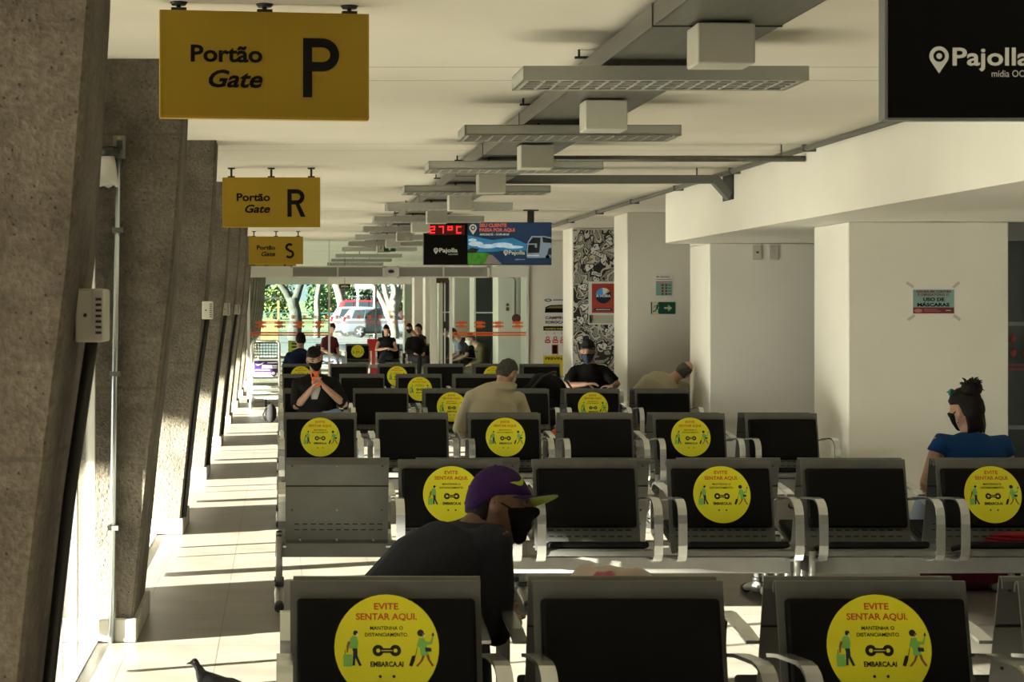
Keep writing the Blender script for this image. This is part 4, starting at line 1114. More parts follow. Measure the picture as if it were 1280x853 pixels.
# 6. woman in blue, from behind
BLUE = cloth('royal_blue_top', (0.006, 0.040, 0.145), .05)
J = seated(3.86, 9.86, math.pi, .43, 0, neck=(3.885, 9.88, .93), chest=(3.88, 9.86, .80), waist=(3.87, 9.86, .66), head=(3.86, 9.90, 1.055), shL=(4.06, 9.88, .855), shR=(3.70, 9.86, .865), elR=(3.625, 9.86, .655), elL=(4.12, 9.92, .63), wrR=(3.70, 10.08, .60), wrL=(4.02, 10.12, .60),
           knR=(3.80, 10.30, .54), knL=(3.98, 10.30, .50), anR=(3.80, 10.62, .22), anL=(3.95, 10.30, .085), fwd=(-.55, .83, -.05), up=(-.05, .0, 1))
SHADES = mat('teal_lens', (0.03, 0.22, 0.20), 0.2)
def bun_hair(x, y, z):
    k = sm(.18, .40, z + .85*min(1, max(0, -y*1.6)) - .05*abs(x))
    return .90 + (.24 + .03*math.sin(11*x + 7*y) + .02*math.sin(23*z))*k
def x6(root, J, r, f, u, h):
    g = G(HAIRK); b = h - f*.045 + u*.125
    g.ico(b, (.058, .055, .052), sub=3)
    rnd = random.Random(3)
    for i in range(26):
        d = Vector((rnd.uniform(-1, 1), rnd.uniform(-1, 1), rnd.uniform(-.2, 1.0))).normalized(); L = rnd.uniform(.03, .055)
        s = b + d*.03; g.tube([s, s + d*L*.6 + Vector((0, 0, .008)), s + d*L + Vector((.012*rnd.uniform(-1, 1), 0, .0))], [.009, .006, .0015], 6)
    g.build('hair_bun', root); g = G(HAIRK)
    # loose hair at the nape
    for i in range(14):
        a = -1 + 2*i/13; p0 = h - f*(.085 - .03*abs(a)) + r*a*.062 - u*.03; g.tube([p0, p0 - u*.06 - f*.006, p0 - u*rnd.uniform(.085, .125) + r*a*.012 + f*.004], [.016, .013, .003], 6)
    g.build('nape_hair', root)
    g = G(SHADES, DARKM)
    for s in (-1, 1): g.ico(h + f*.060 + u*.105 + r*s*.036, (.030, .012, .022), SHADES, 2, Matrix((r, f, u)).transposed())
    g.tube([h + f*.066 + u*.11 - r*.07, h + f*.074 + u*.112, h + f*.066 + u*.11 + r*.07], .003, 6, DARKM); g.build('sunglasses', root)['label'] = 'teal sunglasses pushed up on the head'
    g = G(ALU)
    for s in (-1, 1): g.ico(h + r*s*.082 - u*.055, (.006, .006, .014), sub=1)
    g.build('earring', root)
person(J, 'woman in royal blue top seen from behind, dark hair in a messy bun', SK1, BLUE, 'none', cloth('pale_jeans', (0.24, 0.29, 0.34)), RUBBER, (bun_hair, HAIRK), MASKK, 1.0, .008, 1.0, (None, None), x6)

# 7. man in navy, farthest bench, from behind
J = seated(.31, 26.75, math.pi, .43, 0, head=(.315, 26.82, 1.165), neck=(.31, 26.80, 1.01))
person(J, 'man in navy shirt seen from behind on the farthest bench by the glass', SK1, cloth('navy_shirt', (0.008, 0.014, 0.045)), 'short', cloth('dark_trousers', (0.03, 0.03, 0.035)), RUBBER, (short_hair, HAIRK), None, 1.15, .012)
# ------------------------------------------------------------------ things on the walls
def at(px, py, Y, d=0.0): v = P(px, py, Y); v.y = Y - d; return v
def board(name, x0, y0, x1, y1, Y, label, cat, m, th=0.003, d=0.0):
    """flat rectangle seen at pixels x0..x1, y0..y1 on the front face at Y; returns root, frame (origin lower left), width, height"""
    a = at(x0, y1, Y, d); b = at(x1, y0, Y, d)
    root = thing(name, a, label, cat); W, H = b.x - a.x, b.z - a.z
    g = G(m); g.box(0, W, -th, 0, 0, H); g.build('sheet', root)
    return root, frame((0, -th, 0)), W, H
TEALP = mat('print_teal', (0.22, 0.36, 0.31), 0.6); DRED = mat('print_dark_red', (0.17, 0.012, 0.02), 0.6); TAPE = mat('masking_tape', (0.50, 0.47, 0.37), 0.4)
PINKP = mat('print_pale_red', (0.45, 0.16, 0.14), 0.6)
# mask notice on the nearest pier
root, F, W, H = board('wall_notice', 1140.5, 359.5, 1193.5, 394, 13.5, 'teal printed paper notice about masks taped to the nearest white pier', 'notice', PAPER)
g = G(TEALP, DRED, INK, PINKP); d = .001
g.rect(.004, W-.006, .085*H+.004, H*.92, F, TEALP, d)
g.rect(.004, W-.006, .012, H*.275, F, DRED, d + .0006)
g.text('AGORA EM CURITIBA', F, .017, DRED, d*2, W*.50, H*.815, 'CENTER', .04, 0, W*.84); g.text('É OBRIGATÓRIO O', F, .017, DRED, d*2, W*.49, H*.70, 'CENTER', .03, 0, W*.73)
g.text('USO DE', F, .027, INK, d*2, W*.50, H*.51, 'CENTER', .045, 0, W*.50); g.text('MÁSCARAS', F, .027, INK, d*2, W*.49, H*.315, 'CENTER', .045, 0, W*.76)
g.circ(W*.13, H*.16, W*.10, F, PINKP, d*2, 16, H*.07); g.rect(W*.27, W*.58, H*.19, H*.21, F, PINKP, d*2); g.rect(W*.27, W*.66, H*.13, H*.15, F, PINKP, d*2); g.rect(W*.78, W*.90, H*.155, H*.175, F, PAPER, d*2)
g.build('print', root, normals=False)
for cx, cy, an in ((-.02, H+.02, 35), (W+.01, H+.02, -40), (-.01, -.02, -35), (W+.015, -.02, 35)):
    g = G(TAPE); g.box(-.032, .032, -.0042, -.0034, -.011, .011, M=Matrix.Translation((cx, 0, cy)) @ Matrix.Rotation(R(an), 4, 'Y')); g.build('tape', root)
# socket plates
def plate(px, py, Y, w, h, label, dark=False):
    c = at(px, py, Y); root = thing('switch_plate', c, label, 'switch plate', 'wall plates')
    g = G(BOXP); g.box(-w/2, w/2, -.012, 0, -h/2, h/2, bev=.005); g.build('cover', root)
    g = G(DARKM if dark else PLAS); g.box(-w*.14, w*.14, -.0165, -.011, -h*.04, h*.08, bev=.002); g.build('rocker', root)
plate(946.5, 316, 17.85, .095, .145, 'cream switch plate high on the second pier, left one of two', True)
plate(967, 316, 17.85, .095, .145, 'cream switch plate high on the second pier, right one of two', False)
plate(744, 310.5, 26.25, .09, .15, 'dark socket plate on the patterned wall panel, left one of two', True)
plate(757.5, 310.5, 26.25, .09, .14, 'cream blank plate on the patterned wall panel, right one of two')
# timetable notice and exit sign on the third pier
root, F, W, H = board('wall_notice', 818.5, 342.5, 841.5, 372, 22.1, 'white paper notice with a teal table above the green exit sign', 'notice', PAPER)
g = G(TEALP, DRED, INK, PINKP)
g.rect(W*.06, W*.94, H*.08, H*.62, F, TEALP, d); g.rect(W*.06, W*.94, H*.63, H*.68, F, PINKP, d); g.rect(W*.10, W*.22, H*.86, H*.90, F, INK, d); g.rect(W*.28, W*.80, H*.86, H*.885, F, INK, d); g.rect(W*.1, W*.9, H*.75, H*.775, F, PINKP, d)
for k in range(4):
    for q in (.42, .62): g.circ(W*q, H*(.15 + .125*k), W*.06, F, DRED, d*2, 10)
    g.rect(W*.72, W*.88, H*(.135 + .125*k), H*(.16 + .125*k), F, INK, d*2); g.rect(W*.12, W*.30, H*(.135 + .125*k), H*(.16 + .125*k), F, TEALP, d*2)
g.build('print', root, normals=False)
EXG = mat('exit_green', (0.005, 0.085, 0.045), 0.5); EXP = mat('exit_pale', (0.62, 0.62, 0.45), 0.5)
def run_man(g, F, x, y, h, m, d):
    g.circ(x + .62*h, y + .92*h, .09*h, F, m, d, 14)
    for pts, w in (([(.58, .80), (.45, .45)], .17), ([(.58, .76), (.78, .62), (.90, .70)], .07), ([(.55, .78), (.32, .72), (.22, .55)], .07), ([(.46, .47), (.66, .32), (.60, .06), (.70, .04)], .10), ([(.44, .46), (.32, .22), (.06, .18)], .10)):
        g.stroke([(x + a*h, y + b*h) for a, b in pts], w*h, F, m, d + .0003)
root, F, W, H = board('exit_sign', 813, 377, 844.5, 393.5, 22.1, 'green exit sign with running figure and arrow on the white pier', 'exit sign', EXP, .004)
g = G(EXG, EXP); g.rect(W*.33, W*.985, H*.05, H*.95, F, EXG, d); g.rect(W*.015, W*.06, H*.05, H*.95, F, EXG, d)
run_man(g, F, W*.06, H*.10, H*.80, EXG, d)
g.rect(W*.54, W*.72, H*.43, H*.57, F, EXP, d*2); g.flat([(W*.70, H*.24), (W*.70, H*.76), (W*.86, H*.5)], F, EXP, d*2); g.build('pictogram', root, normals=False)
# doodle mural panel
a0 = 4.36; root = thing('mural', (a0, 26.245, 0.0), 'tall black and white doodle mural on the white pier behind the black-capped man', 'mural')
g = G(MURAL); g.box(0.015, 1.225, -.012, 0, .02, 2.82); g.build('panel', root)
g = G(PAPER, INK); F = frame((0, -.0125, 0)); rnd = random.Random(5); d2 = .002
for k in range(24):       # loose banners and blobs of the drawing
    cx, cz = rnd.uniform(.10, .62), .35 + 2.35*(k + .5)/24; an = R(rnd.uniform(-40, 45)); L = rnd.uniform(.07, .14); kind = k % 3
    ca, sa = math.cos(an), math.sin(an); tr = lambda x, y: (cx + x*ca - y*sa, cz + x*sa + y*ca)
    if kind == 0:
        P1 = [(-L, -.028), (-L*.3, -.018), (L*.4, -.036), (L, -.02), (L, .03), (L*.4, .016), (-L*.3, .034), (-L, .022)]
        g.flat([tr(x*1.12, y*1.35) for x, y in P1], F, INK, d2); g.flat([tr(x, y) for x, y in P1], F, PAPER, d2 + .0006)
        for q in range(5): g.flat([tr(-L*.75 + q*L*.34 + u_, v_) for u_, v_ in ((0, -.012), (.012, -.012), (.018, .012), (.006, .012))], F, INK, d2 + .0012)
    else:
        n_ = 14; ph = rnd.uniform(0, 6); rr_ = [.058*(1 + .24*math.sin(3*2*math.pi*i/n_ + ph) + .12*math.sin(5*2*math.pi*i/n_)) for i in range(n_)]
        S = (1.15, .8) if kind == 1 else (.75, 1.05)
        g.flat([tr(1.22*S[0]*rr_[i]*math.cos(2*math.pi*i/n_), 1.22*S[1]*rr_[i]*math.sin(2*math.pi*i/n_)) for i in range(n_)], F, INK, d2); g.flat([tr(S[0]*rr_[i]*math.cos(2*math.pi*i/n_), S[1]*rr_[i]*math.sin(2*math.pi*i/n_)) for i in range(n_)], F, PAPER, d2 + .0006)
        for q in range(3): g.circ(*tr(rnd.uniform(-.03, .03), rnd.uniform(-.03, .03)), .010, F, INK, d2 + .0012, 8)
g.build('doodles', root, normals=False)
# red poster with brochure pocket
RPO = mat('poster_red', (0.40, 0.055, 0.03), 0.5, var=.05)
root, F, W, H = board('poster', 735.5, 352, 769.5, 406, 26.215, 'red poster with a dark globe over a brochure pocket on the mural', 'poster', PAPER, .012)
g = G(RPO, SNAVY, PAPER, ADM, SKIN_P := mat('poster_sand', (0.55, 0.40, 0.28), .5))
h0 = H*.27
g.rect(W*.12, W*.97, h0, H*.95, F, RPO, d)
cx, cy, r_ = W*.545, H*.67, W*.285
g.circ(cx, cy, r_, F, SNAVY, d*2, 32)
g.flat([(cx + r_*math.cos(R(a)), cy + r_*math.sin(R(a))) for a in range(88, 181, 8)] + [(cx, cy)], F, ADM, d*3); g.flat([(cx + r_*math.cos(R(a)), cy + r_*math.sin(R(a))) for a in range(50, 105, 8)] + [(cx, cy)], F, PAPER, d*3.4); g.flat([(cx + r_*math.cos(R(a)), cy + r_*math.sin(R(a))) for a in range(35, 58, 6)] + [(cx, cy)], F, SKIN_P, d*3.8)
g.text('A HORA', F, W*.095, PAPER, d*4.5, cx, cy - W*.05, 'CENTER', .04, 0, W*.54)
g.rect(W*.20, W*.86, h0 + H*.05, h0 + H*.11, F, SNAVY, d*2); g.rect(W*.27, W*.80, h0 + H*.072, h0 + H*.086, F, PAPER, d*3); g.build('print', root, normals=False)
g = G(PAPER, DARKM, TAPE); g.box(.012, W-.004, -.035, -.012, .0, .02, PAPER); g.box(.012, .03, -.034, -.012, .0, h0*.82, DARKM); g.box(W-.03, W-.004, -.034, -.012, 0, h0*.82, PAPER); g.box(.03, W-.03, -.014, -.0122, .02, h0*.82, TAPE); g.build('brochure_pocket', root)
# banner beside the facade
YB = 30.9
BYEL = mat('banner_yellow', (0.62, 0.50, 0.02), 0.5); BMAR = mat('banner_maroon', (0.14, 0.008, 0.05), 0.5); BRED = mat('banner_red', (0.50, 0.05, 0.03), .5)
root, F, W, H = board('roll_up_banner', 679, 370, 721, 470, YB, 'tall white and yellow roll-up banner about travel routes beside the glass front', 'banner', PAPER, .01)
sx = W/42
def bt(s, y, h, m, w, b=.03): g.text(s, F, h, m, .004, 2.5*sx, (470 - y)*sx, 'LEFT', b, 0, w*sx)
g = G(PAPER, INK, BYEL, BMAR, BRED)
def br(x0, x1, y0, y1, m, dd=.003): g.rect(x0*sx, x1*sx, (470-y1)*sx, (470-y0)*sx, F, m, dd)
g.circ(6*sx, (470-375.5)*sx, 4.5*sx, F, INK, .003, 20, 1.8*sx); g.circ(6*sx, (470-375.5)*sx, 3*sx, F, PAPER, .0036, 20, .9*sx); br(12, 40, 374.6, 375.6, INK)
g.flat([(x*sx, (470-y)*sx) for x, y in ((2, 391), (2.5, 384), (9, 381.5), (30, 381), (39, 382), (39.5, 391))], F, INK, .003)
g.flat([(x*sx, (470-y)*sx) for x, y in ((3, 385.5), (9, 383), (28, 382.5), (28, 385.5))], F, mat('banner_gold', (.22, .18, .05), .5), .0036)
bt('CAMPINAS', 399, .048, BMAR, 30); bt('SOROCABA', 404.6, .048, INK, 31)
br(0, 42, 408, 413.5, INK); g.text('VIAGENS PARA MAIS', F, .030, BYEL, .0045, 1.5*sx, (470-412.2)*sx, 'LEFT', .03, 0, 33*sx)
for k, x in enumerate((2, 11.5, 21, 30.5)):
    g.text(str(k+1), F, .034, BRED, .004, (x+2)*sx, (470-418)*sx, 'CENTER', .02)
    br(x, x+7, 425, 429, BRED); g.circ((x+3.5)*sx, (470-423)*sx, 2.4*sx, F, BRED, .0032, 14); g.circ((x+3.5)*sx, (470-423)*sx, 1.2*sx, F, PAPER, .0038, 12); br(x+1.2, x+5.8, 426.3, 427.5, PAPER, .0036)
g.slab([(10.5*sx, (470-443)*sx), (18.5*sx, (470-443)*sx), (18.5*sx, (470-431)*sx), (10.5*sx, (470-431)*sx)], F, .003, BRED); br(11.5, 17.5, 432, 442, INK, .004)
br(0, 42, 444.5, 470, BYEL); bt('PREVINA-SE', 449.8, .045, INK, 34); br(26, 38, 457, 462, BRED, .004)
g.build('print', root, normals=False)
g = G(DARKM); g.box(0, W, -.06, .06, -(at(0, 470, YB).z) , -(at(0, 470, YB).z) + .06); g.box(W*.48, W*.52, .0, .02, -(at(0, 470, YB).z), H); g.build('stand', root)
# little hanging exit sign and SAIDA sign
root = thing('exit_sign', at(483.5, 310.5, 28.3), 'small green exit sign hanging between the far ceiling lights', 'exit sign')
g = G(EXG, DARKM); g.box(-.14, .14, -.008, .008, -.055, .055, EXG); g.box(-.1, -.09, -.004, .004, .055, ZC - (at(0, 310.5, 28.3).z), DARKM); g.box(.09, .1, -.004, .004, .055, ZC - (at(0, 310.5, 28.3).z), DARKM); g.build('panel', root)
F = frame((0, -.0085, 0)); g = G(EXP, EXG); g.rect(-.135, -.05, -.05, .05, F, EXP, .001); run_man(g, F, -.135, -.04, .08, EXG, .002); g.rect(.03, .06, -.035, .0, F, EXP, .001); g.flat([(.01, 0), (.08, 0), (.045, .035)], F, EXP, .0014); g.build('pictogram', root, normals=False)
root = thing('exit_sign', at(431, 358, 36.0), 'small dark lit-letter exit sign hanging behind the glass front', 'exit sign')
g = G(INK, DARKM); g.box(-.11, .11, -.01, .01, -.045, .045, INK); g.box(-.005, .005, -.004, .004, .045, ZC - at(0, 358, 36).z, DARKM); g.build('panel', root)
F = frame((0, -.011, 0)); g = G(EXP); g.text('SAÍDA', F, .04, EXP, .001, 0, -.02, 'CENTER', .03, 0, .16); g.build('lettering', root, normals=False)

# ------------------------------------------------------------------ boxes, conduits on the concrete piers
def pier_x(z):
    pts = [(0.10, -0.722), (0.95, -0.634), (1.77, -0.532), (2.45, -0.482), (2.85, -0.464)]
    for (z0, x0), (z1, x1) in zip(pts, pts[1:]):
        if z <= z1: return x0 + (x1-x0)*(z-z0)/(z1-z0)
    return -.468
def power_box(Y0, label, z=1.60, w=.13, h=.125, yoff=.45, dx=0.0):
    """enamel box on the inner side of the pier whose front is at Y0"""
    x = pier_x(z) - .012 + dx
    root = thing('power_box', (x, Y0 + yoff, z), label, 'power box', 'cream boxes on the piers')
    g = G(BOXP); g.box(.0, .075, -w/2, w/2, -h/2, h/2, bev=.006); g.build('housing', root)
    g = G(PLAS, DARKM); g.box(.050, .0752, -w/2-.004, -w/2+.02, -h/2+.008, h/2-.002, PLAS)
    for k in range(7): g.box(.056, .072, -w/2-.0055, -w/2+.004, -.050 + .015*k, -.043 + .015*k, DARKM)
    g.ico((.028, -w/2-.001, .0), (.006, .003, .006), DARKM, 1)
    g.build('vent_slots', root)
    g = G(DARKM); zz = [(-h/2, .03), (-.5, .03 + pier_x(z-.5) - pier_x(z)), (-1.0, .03 + pier_x(z-1.0) - pier_x(z)), (-z + .12, .03 + pier_x(.12) - pier_x(z))]
    g.tube([(b + .005, 0, a) for a, b in zz], .018, 10); g.build('conduit', root)
power_box(COLY[0], 'large cream box with slots on the nearest concrete pier', 1.606, .20, .145, .36, .012)
power_box(COLY[2], 'cream box on the third concrete pier from the camera', 1.62, .18, .13, .06)
power_box(COLY[3], 'cream box on the fourth concrete pier from the camera', 1.63, .18, .12, .2)
power_box(COLY[4], 'cream box on the fifth concrete pier from the camera', 1.63, .18, .12, .3)
# conduit with box in front of the second pier
root = thing('conduit_pipe', (-0.785, 8.565, 0), 'shiny vertical conduit with a small box on the second concrete pier', 'pipe')
CHROME = mat('bright_conduit', (0.55, 0.60, 0.62), 0.25, 0.9)
g = G(CHROME); g.tube([(-.035, 0, 0), (-.022, 0, 1.2), (.0, 0, 2.36)], .0165, 12); g.build('pipe', root)
g = G(GALV, DARKM, SIGNY); g.box(-.025, .035, -.02, .03, 2.36, 2.47, GALV, bev=.004); g.box(-.008, .02, -.023, -.019, 2.40, 2.445, DARKM); g.box(-.004, .012, -.0235, -.019, 2.452, 2.463, SIGNY); g.build('outlet_box', root)
for z in (.55, 1.3, 2.0):
    g = G(GALV); o_ = -.035 + .035*z/2.36; g.box(o_-.026, o_+.026, -.02, .036, z, z+.022); g.build('clamp', root)
# lamp wrapped in a plastic bag on the nearest pier
root = thing('emergency_lamp', (-.845, 8.52, 2.385), 'dark round lamp under a cloudy plastic bag beside the conduit of the second pier', 'lamp')
g = G(DARKM); g.tube([(-.03, 0, .0), (.045, 0, .005)], [.026, .026], 14); g.ico((.045, 0, .005), (.026, .026, .024), sub=2); g.build('head', root)
BAGM = mat('cloudy_plastic', (0.50, 0.49, 0.43), 0.25)
g = G(BAGM); g.rings([[Vector((.0 + .045*math.cos(a)*(1 + .06*k) + .004*k, .025*math.sin(a)*(1 - .05*k), -.02 - .045*k + .006*math.sin(3*a)*k)) for a in [2*math.pi*i/16 for i in range(16)]] for k in range(4)]); g.build('plastic_bag', root)

# ------------------------------------------------------------------ loose things between the benches
BAGB = mat('black_nylon', (0.008, 0.0075, 0.007), 0.85, bump=.4, bscale=18, spec=.15); STRAP = mat('strap_brown', (0.035, 0.028, 0.022), .8)
root = thing('backpack', (2.76, 18.32, .40), 'large black backpack slumped on the bench beside the beige hoodie man', 'backpack')
g = G(BAGB)
q = bmesh.ops.create_icosphere(g.bm, subdivisions=4, radius=1)
for v in q['verts']:
    d3 = v.co.normalized(); k = 1 + .06*math.sin(5*d3.x + 3*d3.z) + .05*math.sin(7*d3.y + 4*d3.x)
    sq = lambda t, e: math.copysign(abs(t)**e, t)
    z = .27*sq(d3.z, .75)*k + .28; v.co = Vector((.245*sq(d3.x, .7)*k*(1 - .18*max(0, z-.3)/.3) + .03*max(0, z-.3), .17*sq(d3.y, .75)*k, max(0.005, z)))
for f in g.bm.faces: f.smooth = True
g.build('bag_body', root)
g = G(STRAP); g.tube([(-.20, -.08, .22), (-.17, -.17, .40), (-.06, -.19, .53), (.05, -.15, .575), (.10, -.05, .575)], .016, 8); g.build('shoulder_strap', root)
g = G(STRAP); g.tube([(.19, -.1, .3), (.25, -.12, .42), (.20, -.06, .50)], .013, 8); g.build('shoulder_strap', root)
g = G(BAGB); g.ico((.02, -.15, .20), (.15, .06, .12), sub=3); g.build('front_pocket', root)
root = thing('backpack', (-.13, 25.3, 0), 'small black bag on the floor at the end of the benches near the cart', 'backpack')
g = G(BAGB); g.ico((0, 0, .14), (.085, .09, .14), sub=3); g.ico((0, -.06, .09), (.065, .05, .085), sub=2); remesh(g.build('bag_body', root), .012, 3)
g = G(BAGB); g.tube([(-.03, 0, .27), (-.03, -.02, .33), (.03, -.02, .33), (.03, 0, .27)], .009, 8); g.build('handle', root)
g = G(BAGB); g.tube([(-.07, -.05, .22), (-.115, -.07, .12), (-.075, -.04, .03)], .01, 8); g.build('shoulder_strap', root)
# pink and white carrier bag
PINKB = mat('pink_plastic', (0.42, 0.10, 0.13), 0.35, bump=.4, bscale=22); WHITB = mat('pale_plastic', (0.55, 0.47, 0.40), 0.3, bump=.4, bscale=22)
root = thing('carrier_bag', (1.05, 5.60, .40), 'crumpled pink and white plastic carrier bag on the bench behind the nearest row', 'bag')
def blob(g, c, r, m, seed, flat=0.0):
    q = bmesh.ops.create_icosphere(g.bm, subdivisions=4, radius=1); k = g.mi(m)
    for v in q['verts']:
        d3 = v.co.normalized(); a = 1 + .06*math.sin(6*d3.x + seed) + .05*math.sin(5*d3.z + 5*d3.y + seed) + .04*math.sin(13*d3.x - 9*d3.y)
        v.co = Vector(c) + Vector((r[0]*d3.x*a, r[1]*d3.y*a, r[2]*d3.z*a))
    for f in {f for v in q['verts'] for f in v.link_faces}: f.material_index = k; f.smooth = True
g = G(PINKB); blob(g, (-.02, -.04, .19), (.13, .07, .19), PINKB, 1.6); g.build('bag_body', root)
g = G(WHITB); blob(g, (.0, .03, .205), (.185, .09, .20), WHITB, 4.4); g.build('white_lining', root)
g = G(WHITB); g.tube([(.06, -.02, .34), (.13, -.03, .345), (.19, -.02, .30), (.20, 0, .22)], [.022, .016, .014, .01], 8); g.tube([(.12, .02, .32), (.20, .03, .31), (.26, .02, .24)], [.016, .013, .009], 8); g.build('handle', root)
# red cloth on the seat and red bag under the bench of the woman in blue
REDC = cloth('red_cloth', (0.22, 0.008, 0.016), .1)
root = thing('folded_cloth', (3.86, 9.17, .405), 'folded red cloth lying on the seat in front of the woman in blue', 'cloth')
g = G(REDC)
for k in range(3):
    blob(g, (.01*k, .01*k, .012 + .014*k), (.19 - .01*k, .085, .013), REDC, k)
g.build('cloth', root)
DKRED = cloth('dark_red_bag', (0.06, 0.005, 0.009), .15)
root = thing('travel_bag', (4.02, 10.25, 0), 'dark red travel bag on the floor beneath the woman in blue', 'bag')
g = G(DKRED); g.box(-.26, .26, -.13, .13, .0, .27, bev=.05, seg=4); g.build('bag_body', root)
g = G(INK); g.tube([(-.1, -.02, .265), (-.08, -.02, .31), (.08, -.02, .31), (.1, -.02, .265)], .011, 8); g.build('handle', root)
g = G(INK); g.box(-.22, .22, -.134, -.128, .205, .212); g.build('zip', root)
root = thing('small_bag', (2.23, 14.12, .40), 'small black bag with an orange flap on the bench beside the beige hoodie man', 'bag')
g = G(BAGB); g.box(-.07, .07, -.06, .06, .0, .24, bev=.03, seg=3); g.build('bag_body', root)
g = G(ORANGE); g.box(-.055, .06, -.075, -.03, .19, .268, bev=.015); g.build('flap', root)
# pigeon walking in the aisle
PIG = mat('pigeon_grey', (0.045, 0.046, 0.05), 0.8, var=.25, vscale=30); PIGN = mat('pigeon_neck', (0.022, 0.026, 0.028), 0.6, var=.3, vscale=40); PIGL = mat('pigeon_leg', (0.30, 0.06, 0.05), .6)
root = thing('pigeon', (-.215, 6.86, 0), 'grey pigeon standing on the aisle floor at the lower edge of the photo', 'pigeon')
g = G(PIG)
prof = [(.17, .095, .004, .006), (.13, .10, .02, .012), (.09, .115, .038, .03), (.04, .125, .055, .05), (-.01, .135, .060, .058), (-.055, .15, .052, .054), (-.085, .175, .034, .040), (-.10, .205, .023, .027), (-.108, .232, .021, .022), (-.118, .248, .018, .017), (-.13, .25, .010, .010)]
g.etube([((x, 0, z), (0, a, 0), (.25*b if x < -.05 else 0, 0, b)) for x, z, a, b in prof], 14)
g.tube([(-.125, 0, .247), (-.142, 0, .243), (-.152, 0, .238)], [.008, .005, .0015], 8)
remesh(g.build('body', root), .005, 2)
for s in (-1, 1):
    g = G(PIG, DARKM); g.etube([((.15, s*.015, .105), (0, .004, 0), (0, 0, .008)), ((.10, s*.04, .122), (0, .008, 0), (0, 0, .026)), ((.03, s*.055, .135), (0, .010, 0), (0, 0, .040)), ((-.04, s*.05, .15), (0, .010, 0), (0, 0, .030)), ((-.065, s*.042, .158), (0, .004, 0), (0, 0, .012))], 12, PIG); g.build('wing', root)
    g = G(PIGL); g.tube([(.0, s*.022, .09), (.005, s*.022, .045), (-.002, s*.022, .008)], [.009, .005, .005], 8)
    for q in (-.5, 0, .5): g.tube([(-.002, s*.022, .007), (-.04, s*.022 + q*.022, .004)], .0035, 6)
    g.build('leg', root)
    g = G(mat('pigeon_eye', (.5, .12, .02), .3)); g.ico((-.118, s*.016, .251), .004, sub=1); g.build('eye', root)
g = G(PIGN); g.etube([((-.088, 0, .183), (0, .034, 0), (.012, 0, .034)), ((-.103, 0, .212), (0, .0245, 0), (.008, 0, .026)), ((-.109, 0, .228), (0, .022, 0), (.005, 0, .020))], 14); g.build('neck_plumage', root)
# luggage trolley
CARTM = mat('trolley_steel', (0.62, 0.63, 0.60), 0.35, 0.6); WIRE = mat('basket_wire', (0.05, 0.055, 0.05), .5, .4); PURS = mat('trolley_purple', (0.030, 0.009, 0.085), .5)
root = thing('luggage_trolley', (-.235, 28.75, 0), 'steel luggage trolley with wire basket and purple advert panel at the end of the aisle', 'trolley')
for s in (-1, 1):
    g = G(CARTM); g.tube([(s*.225, 0, .12), (s*.225, 0, 1.06), (s*.205, 0, 1.105), (s*.17, 0, 1.115)], .021, 12); g.build('upright', root)
    g = G(CARTM); g.tube([(s*.225, 0, .17), (s*.21, .35, .16), (s*.16, .75, .15)], .018, 10); g.build('base_rail', root)
    g = G(mat('wheel_pale', (.45, .42, .38), .6), DARKM); g.tube([(s*.245-.02, 0, .085), (s*.245+.02, 0, .085)], [.085, .085], 18); g.tube([(s*.245-.024, 0, .085), (s*.245+.024, 0, .085)], [.03, .03], 12, DARKM); g.build('wheel', root)
g = G(RUBBER); g.tube([(-.015, .72, .05), (.015, .72, .05)], [.05, .05], 14); g.box(-.02, .02, .71, .73, .05, .15); g.build('wheel', root)
g = G(CARTM); g.tube([(-.18, 0, 1.115), (.18, 0, 1.115)], .018, 12); g.tube([(-.225, 0, .36), (.225, 0, .36)], .022, 10); g.tube([(-.225, 0, .60), (.225, 0, .60)], .012, 10); g.tube([(-.225, 0, .27), (.225, 0, .27)], .02, 10); g.tube([(-.16, .75, .15), (.16, .75, .15)], .016, 10); g.build('crossbar', root)
g = G(CARTM); g.box(-.19, .19, .05, .74, .165, .175); g.build('deck', root)
g = G(WIRE)
for k in range(9): g.tube([(-.19 + .0475*k, .02, .84), (-.19 + .0475*k, .02, 1.09)], .004, 6); g.tube([(-.19 + .0475*k, .22, .84), (-.19 + .0475*k, .24, 1.09)], .004, 6); g.tube([(-.19 + .0475*k, .02, .84), (-.19 + .0475*k, .22, .84)], .004, 6)
for k in range(6): g.box(-.195, .195, .016, .024, .835 + .05*k, .843 + .05*k); g.box(-.195, .195, .226, .234, .835 + .05*k, .843 + .05*k)
g.box(-.2, .2, .0, .03, 1.075, 1.095); g.build('basket', root)
g = G(PURS, PAPER, INK); F = frame((0, -.022, 0)); g.box(-.19, .205, -.022, -.012, .535, .80, PAPER)
g.rect(-.186, .20, .60, .795, F, PURS, .001); g.flat([(-.16, .745), (-.12, .735), (-.06, .752), (-.02, .775), (-.05, .745), (-.12, .715), (-.155, .72)], F, PAPER, .002); g.rect(.03, .19, .755, .77, F, PAPER, .002); g.rect(-.06, .19, .70, .722, F, PAPER, .002); g.rect(-.06, .19, .672, .686, F, PAPER, .002); g.rect(-.17, .07, .638, .65, F, PAPER, .002); g.rect(-.15, .03, .565, .585, F, INK, .001); g.circ(.13, .59, .05, F, PURS, .0015, 18); g.circ(.13, .59, .025, F, PAPER, .002, 14)
g.build('advert_panel', root, normals=False)
